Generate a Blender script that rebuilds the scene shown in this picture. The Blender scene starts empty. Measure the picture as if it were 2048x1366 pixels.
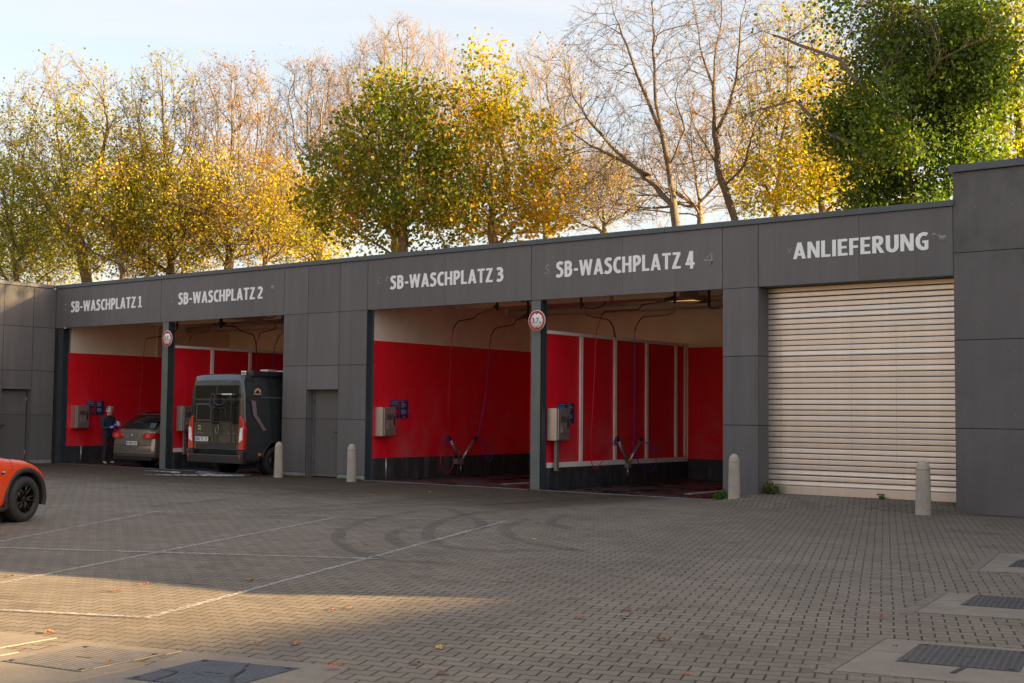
import bpy, bmesh, math, random
import numpy as np
from mathutils import Vector, Matrix, noise, kdtree
R=math.radians
sc=bpy.context.scene
COL=sc.collection

# ------------------------------------------------------------------ camera
CAMF=(-0.60840757,0.79154741,0.05738401); CAMR=(0.79315234,0.60894828,0.00955757); CAMU=(0.02737862,-0.05132916,0.99830643)
CAMC=(0.0,-20.5,1.55); FPX=2496.94
cd=bpy.data.cameras.new('camera'); cd.sensor_width=36.0; cd.lens=FPX/2048*36.0; cd.clip_start=0.05; cd.clip_end=3000
cam=bpy.data.objects.new('camera',cd); COL.objects.link(cam)
m=Matrix(((CAMR[0],CAMU[0],-CAMF[0],CAMC[0]),(CAMR[1],CAMU[1],-CAMF[1],CAMC[1]),(CAMR[2],CAMU[2],-CAMF[2],CAMC[2]),(0,0,0,1)))
cam.matrix_world=m; sc.camera=cam

# ------------------------------------------------------------------ sky, sun, exposure
SUN_AZ=R(64.0); SUN_EL=R(13.3)      # azimuth from +Y towards +X
w=bpy.data.worlds.new("World"); sc.world=w; w.use_nodes=True
wn=w.node_tree; wn.nodes.clear()
sky=wn.nodes.new('ShaderNodeTexSky'); sky.sky_type='NISHITA'; sky.sun_disc=False
sky.sun_elevation=SUN_EL; sky.sun_rotation=SUN_AZ; sky.air_density=1.0; sky.dust_density=3.0; sky.ozone_density=1.0
bgn=wn.nodes.new('ShaderNodeBackground'); bgn.inputs['Strength'].default_value=0.066
wo=wn.nodes.new('ShaderNodeOutputWorld')
# thin high cirrus, laid out by direction on the sky
tc=wn.nodes.new('ShaderNodeTexCoord'); mp=wn.nodes.new('ShaderNodeMapping'); mp.inputs['Scale'].default_value=(1.2,1.2,9.0); mp.inputs['Rotation'].default_value=(0.12,0.05,0.3)
ns=wn.nodes.new('ShaderNodeTexNoise'); ns.inputs['Scale'].default_value=2.2; ns.inputs['Detail'].default_value=6; ns.inputs['Distortion'].default_value=.6
rp=wn.nodes.new('ShaderNodeValToRGB'); rp.color_ramp.elements[0].position=.40; rp.color_ramp.elements[1].position=.72
rp.color_ramp.elements[0].color=(.42,.42,.42,1); rp.color_ramp.elements[1].color=(.80,.80,.80,1)
mx=wn.nodes.new('ShaderNodeMix'); mx.data_type='RGBA'; mx.inputs[7].default_value=(2.25,2.34,2.50,1)
wn.links.new(tc.outputs['Generated'],mp.inputs['Vector']); wn.links.new(mp.outputs[0],ns.inputs['Vector']); wn.links.new(ns.outputs[0],rp.inputs[0])
sx_=wn.nodes.new('ShaderNodeSeparateXYZ'); wn.links.new(tc.outputs['Generated'],sx_.inputs[0])
hz=wn.nodes.new('ShaderNodeMapRange'); hz.inputs[1].default_value=.30; hz.inputs[2].default_value=.05; hz.inputs[3].default_value=0; hz.inputs[4].default_value=.9; wn.links.new(sx_.outputs[2],hz.inputs[0])
mxm=wn.nodes.new('ShaderNodeMath'); mxm.operation='MAXIMUM'; wn.links.new(hz.outputs[0],mxm.inputs[1]); wn.links.new(rp.outputs[0],mxm.inputs[0])
wn.links.new(mxm.outputs[0],mx.inputs[0]); wn.links.new(sky.outputs[0],mx.inputs[6]); wn.links.new(mx.outputs[2],bgn.inputs[0]); wn.links.new(bgn.outputs[0],wo.inputs[0])
sd=Vector((math.sin(SUN_AZ)*math.cos(SUN_EL),math.cos(SUN_AZ)*math.cos(SUN_EL),math.sin(SUN_EL)))
sl=bpy.data.lights.new('sun','SUN'); sl.energy=5.0; sl.angle=R(.53); sl.color=(1.0,.73,.36)
so=bpy.data.objects.new('sun',sl); COL.objects.link(so); so.rotation_mode='QUATERNION'; so.rotation_quaternion=sd.to_track_quat('Z','Y'); so.location=(20,10,20)
sc.view_settings.view_transform='Standard'; sc.view_settings.look='None'; sc.view_settings.gamma=1.0; sc.view_settings.use_curve_mapping=False
sc.view_settings.exposure=2.68
sc.view_settings.use_white_balance=True; sc.view_settings.white_balance_temperature=7000; sc.view_settings.white_balance_tint=12

# ------------------------------------------------------------------ survey helpers: photograph measurements -> metres
def _ray(x,y):
    return [CAMF[i]*FPX+CAMR[i]*(x-1024)-CAMU[i]*(y-683) for i in range(3)]
def atX(x,y,X):
    d=_ray(x,y); t=(X-CAMC[0])/d[0]; return Vector([CAMC[i]+d[i]*t for i in range(3)])
def atY(x,y,Y):
    d=_ray(x,y); t=(Y-CAMC[1])/d[1]; return Vector([CAMC[i]+d[i]*t for i in range(3)])
def atZ(x,y,Z=0.0):
    d=_ray(x,y); t=(Z-CAMC[2])/d[2]; return Vector([CAMC[i]+d[i]*t for i in range(3)])

# ------------------------------------------------------------------ object helpers
def tag(o,label=None,cat=None,group=None,kind=None):
    if label: o['label']=label
    if cat: o['category']=cat
    if group: o['group']=group
    if kind: o['kind']=kind
    return o
def empty(name,loc=(0,0,0),rz=0,label=None,cat=None,group=None):
    o=bpy.data.objects.new(name,None); COL.objects.link(o); o.location=loc; o.rotation_euler=(0,0,rz); o.empty_display_size=.2
    return tag(o,label,cat,group)
def kids(o): return [c for c in bpy.data.objects if c.parent is o]
def copy_tree(o,parent=None):
    ch=kids(o); c=o.copy(); COL.objects.link(c)
    if parent is not None: c.parent=parent
    for k in ch: copy_tree(k,c)
    return c
class MB:
    def __init__(s): s.v=[]; s.f=[]; s.mi=[]; s.cur=0; s.sm=[]; s.smooth=False; s.parts=[]
    def add(s,vs,fs,smooth=None):
        b=len(s.v); s.parts.append((b,len(s.f))); s.v+= [tuple(q) for q in vs]
        for f in fs: s.f.append([b+i for i in f]); s.mi.append(s.cur); s.sm.append(s.smooth if smooth is None else smooth)
    def box(s,x0,x1,y0,y1,z0,z1,M=None):
        vs=[(x,y,z) for x in (x0,x1) for y in (y0,y1) for z in (z0,z1)]
        if M is not None: vs=[tuple(M@Vector(q)) for q in vs]
        s.add(vs,[(0,1,3,2),(4,6,7,5),(0,4,5,1),(2,3,7,6),(0,2,6,4),(1,5,7,3)],False)
    def tube(s,pts,rad,n=8,cap=True):
        pts=[Vector(q) for q in pts]; k=len(pts)
        if not hasattr(rad,'__len__'): rad=[rad]*k
        vs=[];fs=[];u=None
        for i in range(k):
            d=(pts[min(i+1,k-1)]-pts[max(i-1,0)])
            d=d.normalized() if d.length>1e-9 else Vector((0,0,1))
            if u is None: u=d.orthogonal().normalized()
            else:
                u=u-d*u.dot(d); u=u.normalized() if u.length>1e-6 else d.orthogonal().normalized()
            w_=d.cross(u)
            for j in range(n):
                a=2*math.pi*j/n; vs.append(pts[i]+(u*math.cos(a)+w_*math.sin(a))*rad[i])
        for i in range(k-1):
            for j in range(n):
                a=i*n+j; b=i*n+(j+1)%n; fs.append((a,b,b+n,a+n))
        if cap: fs.append(tuple(range(n-1,-1,-1))); fs.append(tuple((k-1)*n+j for j in range(n)))
        s.add(vs,fs,True)
    def lathe(s,prof,n=24,M=None):
        # prof: (r,z) list, axis z
        vs=[];fs=[]
        for (r,z) in prof:
            for j in range(n):
                a=2*math.pi*j/n; q=Vector((r*math.cos(a),r*math.sin(a),z)); vs.append(M@q if M is not None else q)
        for i in range(len(prof)-1):
            for j in range(n):
                a=i*n+j;b=i*n+(j+1)%n; fs.append((a,b,b+n,a+n))
        if prof[0][0]>1e-6: fs.append(tuple(range(n-1,-1,-1)))
        if prof[-1][0]>1e-6: fs.append(tuple((len(prof)-1)*n+j for j in range(n)))
        s.add(vs,fs,True)
    def prism(s,poly,h,M=None):
        # poly in local xy, extruded 0..h in z
        n=len(poly); vs=[Vector((a,b,0)) for a,b in poly]+[Vector((a,b,h)) for a,b in poly]
        if M is not None: vs=[M@q for q in vs]
        s.add(vs,[tuple(range(n-1,-1,-1)),tuple(range(n,2*n))]+[(i,(i+1)%n,(i+1)%n+n,i+n) for i in range(n)],False)
    def sphere(s,c,r,nu=12,nv=8,sx=1,sy=1,sz=1,M=None):
        prof=[(r*math.sin(math.pi*i/nv),-r*math.cos(math.pi*i/nv)) for i in range(nv+1)]
        T=Matrix.Translation(Vector(c))@Matrix.Diagonal((sx,sy,sz,1))
        if M is not None: T=M@T
        prof[0]=(1e-5,prof[0][1]); prof[-1]=(1e-5,prof[-1][1])
        s.lathe(prof,nu,T)
    def build(s,name,mats,parent=None,bevel=0,fix=False):
        me=bpy.data.meshes.new(name); me.from_pydata(s.v,[],s.f)
        if not isinstance(mats,(list,tuple)): mats=[mats]
        for q in mats: me.materials.append(q)
        me.polygons.foreach_set('material_index',s.mi); me.polygons.foreach_set('use_smooth',s.sm)
        me.update()
        if fix:
            bm=bmesh.new(); bm.from_mesh(me); bmesh.ops.recalc_face_normals(bm,faces=bm.faces); bm.to_mesh(me); bm.free()
        o=bpy.data.objects.new(name,me); COL.objects.link(o)
        if parent is not None: o.parent=parent
        if bevel:
            b=o.modifiers.new('bevel','BEVEL'); b.width=bevel; b.segments=2; b.limit_method='ANGLE'; b.angle_limit=R(40)
        return o
def each(b,name,mat,parent,per=1,**k):
    # every piece (or every PER pieces) of the collected shapes becomes a part of its own
    out=[]; n=len(b.parts)
    for i in range(0,n,per):
        v0,f0=b.parts[i]; v1,f1=b.parts[i+per] if i+per<n else (len(b.v),len(b.f))
        c=MB(); c.v=b.v[v0:v1]; c.f=[[q-v0 for q in f] for f in b.f[f0:f1]]; c.mi=b.mi[f0:f1]; c.sm=b.sm[f0:f1]; out.append(c.build(name,mat,parent,**k))
    return out
def one(fn,name,mat,parent=None,**k):
    b=MB(); fn(b); return b.build(name,mat,parent,**k)

# ------------------------------------------------------------------ material helpers
class NG:
    def __init__(s,name):
        s.m=bpy.data.materials.new(name); s.m.use_nodes=True; s.t=s.m.node_tree; s.t.nodes.clear()
        s.out=s.t.nodes.new('ShaderNodeOutputMaterial'); s.b=s.t.nodes.new('ShaderNodeBsdfPrincipled'); s.t.links.new(s.b.outputs[0],s.out.inputs[0])
    def n(s,t,**k):
        q=s.t.nodes.new('ShaderNode'+t)
        for a,b in k.items(): setattr(q,a,b)
        return q
    def put(s,sock,val):
        if hasattr(val,'links') or isinstance(val,bpy.types.NodeSocket): s.t.links.new(val,sock)
        elif val is not None:
            try: sock.default_value=val
            except Exception: sock.default_value=(*val,1) if len(val)==3 else val
    def M(s,op,a,b=0.0,c=0.0,clamp=False):
        q=s.n('Math',operation=op,use_clamp=clamp)
        for i,x in enumerate((a,b,c)): s.put(q.inputs[i],x)
        return q.outputs[0]
    def noise(s,scale,detail=3,rough=.5,vec=None,dist=0.0):
        q=s.n('TexNoise'); q.inputs['Scale'].default_value=scale; q.inputs['Detail'].default_value=detail; q.inputs['Roughness'].default_value=rough; q.inputs['Distortion'].default_value=dist
        if vec is not None: s.put(q.inputs['Vector'],vec)
        return q.outputs[0]
    def coord(s,kind='Object',scale=None,rot=None,loc=None):
        c=s.n('TexCoord').outputs[kind]
        if scale or rot or loc:
            mp=s.n('Mapping'); s.put(mp.inputs[0],c)
            if scale: mp.inputs['Scale'].default_value=scale
            if rot: mp.inputs['Rotation'].default_value=rot
            if loc: mp.inputs['Location'].default_value=loc
            c=mp.outputs[0]
        return c
    def pos(s): return s.n('NewGeometry').outputs['Position']
    def island(s): return s.n('NewGeometry').outputs['Random Per Island']
    def ramp(s,f,stops,interp='LINEAR'):
        q=s.n('ValToRGB'); cr=q.color_ramp; cr.interpolation=interp
        while len(cr.elements)<len(stops): cr.elements.new(.5)
        for e,(p,c) in zip(cr.elements,stops): e.position=p; e.color=(*c,1) if len(c)==3 else c
        s.put(q.inputs[0],f); return q.outputs[0]
    def mix(s,f,a,b,mode='MIX'):
        q=s.n('Mix',data_type='RGBA',blend_type=mode)
        s.put(q.inputs[0],f); s.put(q.inputs[6],(*a,1) if isinstance(a,tuple) and len(a)==3 else a); s.put(q.inputs[7],(*b,1) if isinstance(b,tuple) and len(b)==3 else b); return q.outputs[2]
    def hsv(s,col,v=1.0,sat=1.0):
        q=s.n('HueSaturation'); s.put(q.inputs['Value'],v); s.put(q.inputs['Saturation'],sat); s.put(q.inputs['Color'],col); return q.outputs[0]
    def mr(s,x,a,b,c,d,smooth=False):
        q=s.n('MapRange',interpolation_type='SMOOTHSTEP' if smooth else 'LINEAR')
        for i,z in enumerate((x,a,b,c,d)): s.put(q.inputs[i],z)
        return q.outputs[0]
    def bump(s,h,strength=.3,dist=.01):
        q=s.n('Bump'); q.inputs['Strength'].default_value=strength; q.inputs['Distance'].default_value=dist; s.put(q.inputs['Height'],h); s.put(s.b.inputs['Normal'],q.outputs[0])
    def set(s,color=None,rough=None,metal=None,**k):
        if color is not None: s.put(s.b.inputs['Base Color'],(*color,1) if isinstance(color,tuple) and len(color)==3 else color)
        if rough is not None: s.put(s.b.inputs['Roughness'],rough)
        if metal is not None: s.put(s.b.inputs['Metallic'],metal)
        for a,b in k.items(): s.put(s.b.inputs[a.replace('_',' ')],b)
        return s.m
def simple(name,col,rough=.6,metal=0.0,var=.12,scale=6.0,bump=0.0,bscale=60,**k):
    g=NG(name); c=g.coord('Object'); f=g.noise(scale,4,.6,c)
    v=g.mr(f,.3,.7,1-var,1+var)
    g.set(g.hsv((*col,1),v),g.mr(g.noise(scale*3,3,.6,c),.3,.7,rough*.85,min(1,rough*1.15)),metal,**k)
    if bump: g.bump(g.noise(bscale,4,.6,c),bump,.004)
    return g.m

# facade panels
def panel_mat(name,col,streak=1.0):
    g=NG(name); c=g.coord('Object'); isl=g.island()
    big=g.noise(.55,4,.6,c); st=g.noise(1.0,5,.65,g.coord('Object',scale=(5,5,.35)))
    fine=g.noise(90,3,.7,c)
    v=g.M('ADD',g.mr(isl,0,1,.90,1.10),g.M('MULTIPLY',g.M('SUBTRACT',big,.5),.30))
    v=g.M('ADD',v,g.M('MULTIPLY',g.M('SUBTRACT',st,.5),.50*streak))
    v=g.M('ADD',v,g.M('MULTIPLY',g.M('SUBTRACT',fine,.5),.10))
    spk=g.n('TexVoronoi'); spk.inputs['Scale'].default_value=3.1; g.put(spk.inputs['Vector'],c)
    dot=g.M('LESS_THAN',spk.outputs['Distance'],.020)
    col2=g.mix(g.M('MULTIPLY',dot,.35),g.hsv((*col,1),v),(.45,.42,.40))
    g.set(col2,g.mr(big,.3,.7,.50,.66),0.0); g.b.inputs['Specular IOR Level'].default_value=.28
    g.bump(fine,.06,.002); return g.m
M_PANEL=panel_mat('facade_panel',(.146,.136,.138))
def tower_mat():
    g=NG('tower_panel'); c=g.coord('Object'); p=g.n('SeparateXYZ'); g.put(p.inputs[0],g.pos())
    big=g.noise(.8,5,.62,c,.6); st=g.noise(1.0,5,.65,g.coord('Object',scale=(6,6,.4)))
    v=g.M('ADD',g.mr(big,.3,.7,.84,1.10),g.M('MULTIPLY',g.M('SUBTRACT',st,.5),.4))
    stain=g.M('MULTIPLY',g.mr(g.noise(1.3,4,.6,g.coord('Object',scale=(1,1,.6))),.50,.66,0,1),g.mr(p.outputs[2],3.2,4.6,0,1))
    v=g.M('MULTIPLY',v,g.mr(stain,0,1,1,.62))
    g.set(g.hsv((.122,.112,.114,1),v),.6); g.bump(g.noise(90,3,.7,c),.06,.002); return g.m
M_TOWER=tower_mat()
M_SEAM=simple('joint_shadow_gap',(.02,.018,.018),.9)
M_COPING=simple('coping_metal',(.075,.088,.10),.42,.0,var=.14,scale=2.0)
M_STEEL=simple('painted_steel_grey',(.125,.145,.135),.5,0,var=.1,scale=3)
M_STEELD=simple('painted_steel_dark',(.040,.050,.060),.45,0,var=.12,scale=3)
M_PLINTH=simple('concrete_plinth',(.26,.25,.25),.85,0,var=.3,scale=5,bump=.4)
M_DOOR=panel_mat('door_grey',(.132,.122,.123),.5)
def red_mat():
    g=NG('red_wall_panel'); c=g.coord('Object'); isl=g.island()
    big=g.noise(1.4,4,.6,c); st=g.noise(1.0,5,.7,g.coord('Object',scale=(8,8,.5)))
    v=g.M('ADD',g.mr(isl,0,1,.94,1.06),g.M('MULTIPLY',g.M('SUBTRACT',st,.5),.25))
    p=g.n('SeparateXYZ'); g.put(p.inputs[0],g.pos())
    chalk=g.M('MULTIPLY',g.mr(big,.42,.72,0,.42),g.mr(p.outputs[2],.5,2.2,1,.1))
    g.set(g.mix(chalk,g.hsv((.86,.010,.024,1),v),(.50,.20,.19)),g.mr(big,.3,.7,.28,.45)); return g.m
M_RED=red_mat()
M_CREAM=simple('cream_wall',(.86,.74,.60),.6,0,var=.08,scale=1.5)
M_RAIL=simple('cream_rail',(.92,.86,.79),.5,0,var=.06,scale=3)
def dark_plinth():
    g=NG('dark_plinth'); c=g.coord('Object'); a=g.noise(1.0,5,.7,g.coord('Object',scale=(5,5,.7))); b=g.noise(14,4,.7,c)
    f=g.M('MULTIPLY',g.mr(a,.48,.74,0,1),g.mr(b,.35,.7,.2,1))
    g.set(g.mix(f,(.034,.036,.040),(.17,.17,.18)),.5); return g.m
M_DARKPL=dark_plinth()
def floor_mat():
    g=NG('wash_floor'); c=g.coord('Object'); a=g.noise(.9,5,.65,c,.5); b=g.noise(40,3,.6,c)
    wet=g.mr(a,.42,.60,0,1,True)
    g.set(g.mix(wet,g.mix(b,(.045,.034,.034),(.075,.058,.056)),(.022,.018,.019)),g.mr(wet,0,1,.55,.10))
    g.bump(g.M('MULTIPLY',b,g.M('SUBTRACT',1.0,wet)),.25,.003); return g.m
M_FLOOR=floor_mat()
M_CEIL=simple('ceiling_cream',(.74,.61,.47),.75,0,var=.1,scale=1.2)
def alu_mat():
    g=NG('shutter_aluminium'); c=g.coord('Object'); isl=g.island()
    st=g.noise(1.0,4,.6,g.coord('Object',scale=(7,1,.15))); f=g.noise(1.0,3,.6,g.coord('Object',scale=(3,3,60)))
    v=g.M('ADD',g.mr(st,.3,.7,.94,1.04),g.M('MULTIPLY',g.M('SUBTRACT',isl,.5),.16))
    g.set(g.hsv((.76,.67,.59,1),v),g.mr(f,.3,.7,.36,.44),.75); return g.m
M_ALU=alu_mat()
M_INOX=simple('brushed_steel',(.50,.46,.43),.36,.75,var=.08,scale=4)
M_BLACK=simple('black_rubber',(.012,.012,.013),.6)
M_BLACKP=simple('black_plastic',(.02,.02,.022),.4)
M_WHITE=simple('white_letter_paint',(.90,.90,.90),.5,0,var=.05)
def conc(name,col,sc_=1.0):
    g=NG(name); c=g.coord('Object'); a=g.noise(3*sc_,5,.65,c); b=g.noise(140,3,.6,c); vo=g.n('TexVoronoi'); vo.inputs['Scale'].default_value=150; g.put(vo.inputs['Vector'],c)
    v=g.M('ADD',g.mr(a,.3,.7,.82,1.12),g.M('MULTIPLY',g.M('SUBTRACT',b,.5),.5))
    st=g.mr(g.noise(1.6,4,.7,g.coord('Object',scale=(3,3,.8))),.55,.8,0,.4)
    g.set(g.mix(st,g.hsv((*col,1),v),(.10,.085,.06)),.88); g.b.inputs['Specular IOR Level'].default_value=.2; g.bump(g.M('ADD',b,vo.outputs['Distance']),.35,.004); return g.m
M_BOLL=conc('bollard_concrete',(.42,.37,.31))
M_SLAB=conc('slab_concrete',(.225,.190,.158))

# ------------------------------------------------------------------ paving
def paving_mat():
    g=NG('interlocking_pavers'); p=g.n('SeparateXYZ'); g.put(p.inputs[0],g.pos()); X,Y=p.outputs[0],p.outputs[1]
    a,b=R(23.5),R(110.9); Ax,Ay,Bx,By=math.cos(a),math.sin(a),math.cos(b),math.sin(b); D=Ax*By-Ay*Bx
    wob=g.n('TexNoise'); wob.inputs['Scale'].default_value=1.3; wob.inputs['Detail'].default_value=1; g.put(wob.inputs['Vector'],g.pos()); ws=g.n('SeparateColor'); g.put(ws.inputs[0],wob.outputs['Color'])
    X2=g.M('ADD',X,g.M('MULTIPLY',ws.outputs[0],.030)); Y2=g.M('ADD',Y,g.M('MULTIPLY',ws.outputs[1],.030))
    u=g.M('ADD',g.M('MULTIPLY',X2,By/D),g.M('MULTIPLY',Y2,-Bx/D)); v=g.M('ADD',g.M('MULTIPLY',Y2,Ax/D),g.M('MULTIPLY',X2,-Ay/D))
    L,Pp,A=.186,.1385,.0115
    cs=g.M('COSINE',g.M('MULTIPLY',u,2*math.pi/L)); wv=g.M('MULTIPLY',g.M('MAXIMUM',g.M('MINIMUM',g.M('MULTIPLY',cs,1.7),1.0),-1.0),A)
    n=g.M('ROUND',g.M('DIVIDE',v,Pp)); par=g.M('ABSOLUTE',g.M('SUBTRACT',n,g.M('MULTIPLY',g.M('ROUND',g.M('DIVIDE',n,2.0)),2.0)))
    sgn=g.M('SUBTRACT',1.0,g.M('MULTIPLY',par,2.0))
    bd=g.M('SUBTRACT',g.M('SUBTRACT',v,g.M('MULTIPLY',n,Pp)),g.M('MULTIPLY',sgn,wv))
    up=g.M('GREATER_THAN',bd,0.0); row=g.M('SUBTRACT',n,g.M('SUBTRACT',1.0,up))
    rpar=g.M('ABSOLUTE',g.M('SUBTRACT',row,g.M('MULTIPLY',g.M('ROUND',g.M('DIVIDE',row,2.0)),2.0)))
    uu=g.M('ADD',g.M('DIVIDE',u,L),g.M('MULTIPLY',g.M('SUBTRACT',1.0,rpar),.5))     # joints of even rows at L/2
    idx=g.M('ROUND',uu); dj=g.M('MULTIPLY',g.M('ABSOLUTE',g.M('SUBTRACT',uu,idx)),L); stone=g.M('FLOOR',uu)
    dh=g.M('ABSOLUTE',bd)
    jh=g.mr(dh,.0034,.0078,1,0,True); jv=g.mr(dj,.0040,.0088,1,0,True)
    joint=g.M('MAXIMUM',g.M('MULTIPLY',jh,.95),jv)
    wn_=g.n('TexWhiteNoise',noise_dimensions='2D'); cb=g.n('CombineXYZ'); g.put(cb.inputs[0],stone); g.put(cb.inputs[1],row); g.put(wn_.inputs['Vector'],cb.outputs[0])
    rnd=wn_.outputs['Value']
    big=g.noise(.23,5,.62,g.pos(),.4); med=g.noise(1.1,5,.65,g.pos(),.3); fine=g.noise(260,3,.65,g.pos()); pat=g.noise(5.0,4,.6,g.pos())
    val=g.M('ADD',g.mr(rnd,0,1,.90,1.08),g.M('MULTIPLY',g.M('SUBTRACT',med,.5),.65))
    val=g.M('ADD',val,g.M('MULTIPLY',g.M('SUBTRACT',big,.5),.65)); val=g.M('ADD',val,g.M('MULTIPLY',g.M('SUBTRACT',fine,.5),.8)); val=g.M('ADD',val,g.M('MULTIPLY',g.M('SUBTRACT',pat,.5),.22))
    odd=g.mr(rnd,.955,.97,1,.74); val=g.M('MULTIPLY',val,odd)
    # dark streaks and oil spots
    oil=g.mr(g.noise(1.0,5,.7,g.coord('Object',scale=(.9,2.2,1),rot=(0,0,R(-20)))),.60,.70,0,1,True)
    val=g.M('MULTIPLY',val,g.mr(oil,0,1,1,.66))
    # damp brown dirt carried out of the wash bays
    wy=g.M('ADD',Y,g.M('MULTIPLY',g.M('SUBTRACT',g.noise(.9,6,.72,g.coord('Object',scale=(.55,2.4,1),rot=(0,0,R(-14)))),.5),7.0))
    wet=g.M('MULTIPLY',g.mr(wy,-6.6,-2.2,0,1,True),g.mr(X,-11.4,-12.6,0,1,True))
    col=g.hsv((.188,.155,.128,1),val)
    col=g.mix(g.M('MULTIPLY',wet,.9),col,g.hsv((.070,.050,.037,1),val))
    moss=g.mr(g.noise(1.7,4,.65,g.pos()),.44,.62,0,1)
    # mossy edge in front of the shutter
    sh=g.M('MULTIPLY',g.mr(X,-9.2,-7.4,0,1),g.M('MULTIPLY',g.mr(Y,-.55,-.1,0,1),g.mr(med,.35,.6,.3,1)))
    col=g.mix(g.M('MULTIPLY',sh,.55),col,(.055,.055,.025))
    jc=g.mix(moss,(.036,.026,.018),(.050,.054,.012))
    col=g.mix(g.M('MULTIPLY',joint,g.mr(g.noise(.9,3,.6,g.pos()),.3,.6,.65,1)),col,jc)
    g.set(col,g.M('SUBTRACT',g.mr(fine,.3,.7,.82,.95),g.M('MULTIPLY',wet,.12))); g.b.inputs['Specular IOR Level'].default_value=.18
    h=g.M('ADD',g.M('MULTIPLY',g.M('SUBTRACT',1.0,joint),1.0),g.M('MULTIPLY',fine,.12)); h=g.M('ADD',h,g.M('MULTIPLY',rnd,.10))
    g.bump(h,.75,.007); return g.m
M_PAVE=paving_mat()
def sstep(x,a,b):
    t=max(0,min(1,(x-a)/(b-a))); return t*t*(3-2*t)
def gh(x,y):
    if x<-11.2 or x>-6.0: return 0.0
    h=.150*sstep(x,-11.05,-10.15)
    ys=-1.7+1.1*max(0,min(1,(x+10.2)/3.2)); ye=.05+.30*max(0,min(1,(x+10.2)/3.2))
    return h*sstep(y,ys,ye)*(1-sstep(x,-6.75,-6.4))
xs=sorted(set([-500,-200,-90,-60,-45,-36,-30,-24,-18,-15,-13]+[round(-12+.15*i,3) for i in range(44)]+[-5,-3,0,4,10,20,40,90,200,500]))
ys=sorted(set([-500,-200,-90,-60,-40,-30,-24,-20,-16,-12,-9,-7,-5,-4]+[round(-3+.12*i,3) for i in range(32)]+[2,4,7,12,20,35,60,100,200,500]))
g_=MB(); nx=len(xs)
g_.add([(x,y,gh(x,y)) for y in ys for x in xs],[(j*nx+i,j*nx+i+1,(j+1)*nx+i+1,(j+1)*nx+i) for j in range(len(ys)-1) for i in range(nx-1)],True)
tag(g_.build('ground',M_PAVE),kind='structure')

# white parking lines, worn
def line_mat():
    g=NG('worn_line_paint'); f=g.noise(26,4,.7,g.pos()); f2=g.noise(1.6,3,.6,g.pos())
    keep=g.M('MULTIPLY',g.mr(f,.38,.56,0,1),g.mr(f2,.3,.6,.55,1))
    tr=g.n('BsdfTransparent'); ms=g.n('MixShader'); g.set((.44,.42,.41),.8)
    g.put(ms.inputs[0],g.M('MULTIPLY',keep,.72)); g.t.links.new(tr.outputs[0],ms.inputs[1]); g.t.links.new(g.b.outputs[0],ms.inputs[2]); g.t.links.new(ms.outputs[0],g.out.inputs[0]); return g.m
M_LINE=line_mat()
def strip(b,pts,wd,z):
    pts=[Vector((q[0],q[1],0)) for q in pts]; L=[];n=len(pts)
    wds=wd if hasattr(wd,'__len__') else [wd]*n
    for i in range(n):
        d=(pts[min(i+1,n-1)]-pts[max(0,i-1)]).normalized(); s_=Vector((-d.y,d.x,0))*wds[i]*.5
        L+=[(pts[i]+s_)[:2]+(z,),(pts[i]-s_)[:2]+(z,)]
    b.add(L,[(2*i,2*i+1,2*i+3,2*i+2) for i in range(n-1)],False)
b=MB()
for k,(p0,p1) in enumerate([((-19.0,-10.05),(-11.0,-6.22)),((-16.6,-6.55-.9),(-12.4,-15.9+.5)),((-13.2,-7.52),(-9.6,-16.3)),((-11.03,-6.25),(-7.85,-14.72)),((-15.6,-14.3),(-9.16,-10.83)),((-12.0,-16.6),(-7.86,-14.69))]):
    if k==1: p0,p1=(-15.95,-8.6),(-12.2,-14.9)
    strip(b,[p0,p1],.075,.004+.0015*k)
tag(b.build('parking_lines',M_LINE),kind='structure')
# tyre marks
def tyre_mat():
    g=NG('tyre_marks_rubber'); f=g.noise(3,4,.6,g.pos()); f2=g.noise(70,2,.5,g.pos())
    k=g.M('MULTIPLY',g.mr(f,.3,.65,.04,.40),g.mr(f2,.35,.6,.35,1))
    tr=g.n('BsdfTransparent'); ms=g.n('MixShader'); g.set((.05,.045,.042),.85)
    g.put(ms.inputs[0],k); g.t.links.new(tr.outputs[0],ms.inputs[1]); g.t.links.new(g.b.outputs[0],ms.inputs[2]); g.t.links.new(ms.outputs[0],g.out.inputs[0]); return g.m
def smooth_path(pts,n=8):
    P=[Vector(q) for q in pts]; P=[P[0]*2-P[1]]+P+[P[-1]*2-P[-2]]; out=[]
    for i in range(1,len(P)-2):
        for k in range(n):
            t=k/n; a,b_,c,d=P[i-1],P[i],P[i+1],P[i+2]
            out.append(.5*((2*b_)+(-a+c)*t+(2*a-5*b_+4*c-d)*t*t+(-a+3*b_-3*c+d)*t**3))
    out.append(P[-2]); return out
b=MB(); zz=.014
for pts in [[(1250,992),(1000,1008),(850,1022),(740,1040),(690,1058),(676,1078),(694,1098),(760,1118),(900,1130)],[(1330,998),(1130,1012),(960,1026),(885,1042),(858,1060),(860,1080),(900,1096),(1000,1102),(1150,1100)],[(830,1055),(790,1065),(785,1080),(812,1096)],[(1060,1040),(1015,1052),(1010,1065),(1050,1085),(1180,1105)],
            [(400,1030),(700,1010),(950,992),(1200,985)],[(520,1030),(830,1012),(1050,1005),(1330,990)],[(300,1015),(560,990),(780,972),(900,968)],[(900,1020),(960,1045),(955,1065)],[(1130,1030),(1100,1045),(1140,1060)]]:
    strip(b,[q for q in smooth_path([atZ(*p) for p in pts])],.17,zz); zz+=.0012
tag(b.build('tyre_marks',tyre_mat()),kind='structure')

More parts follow.
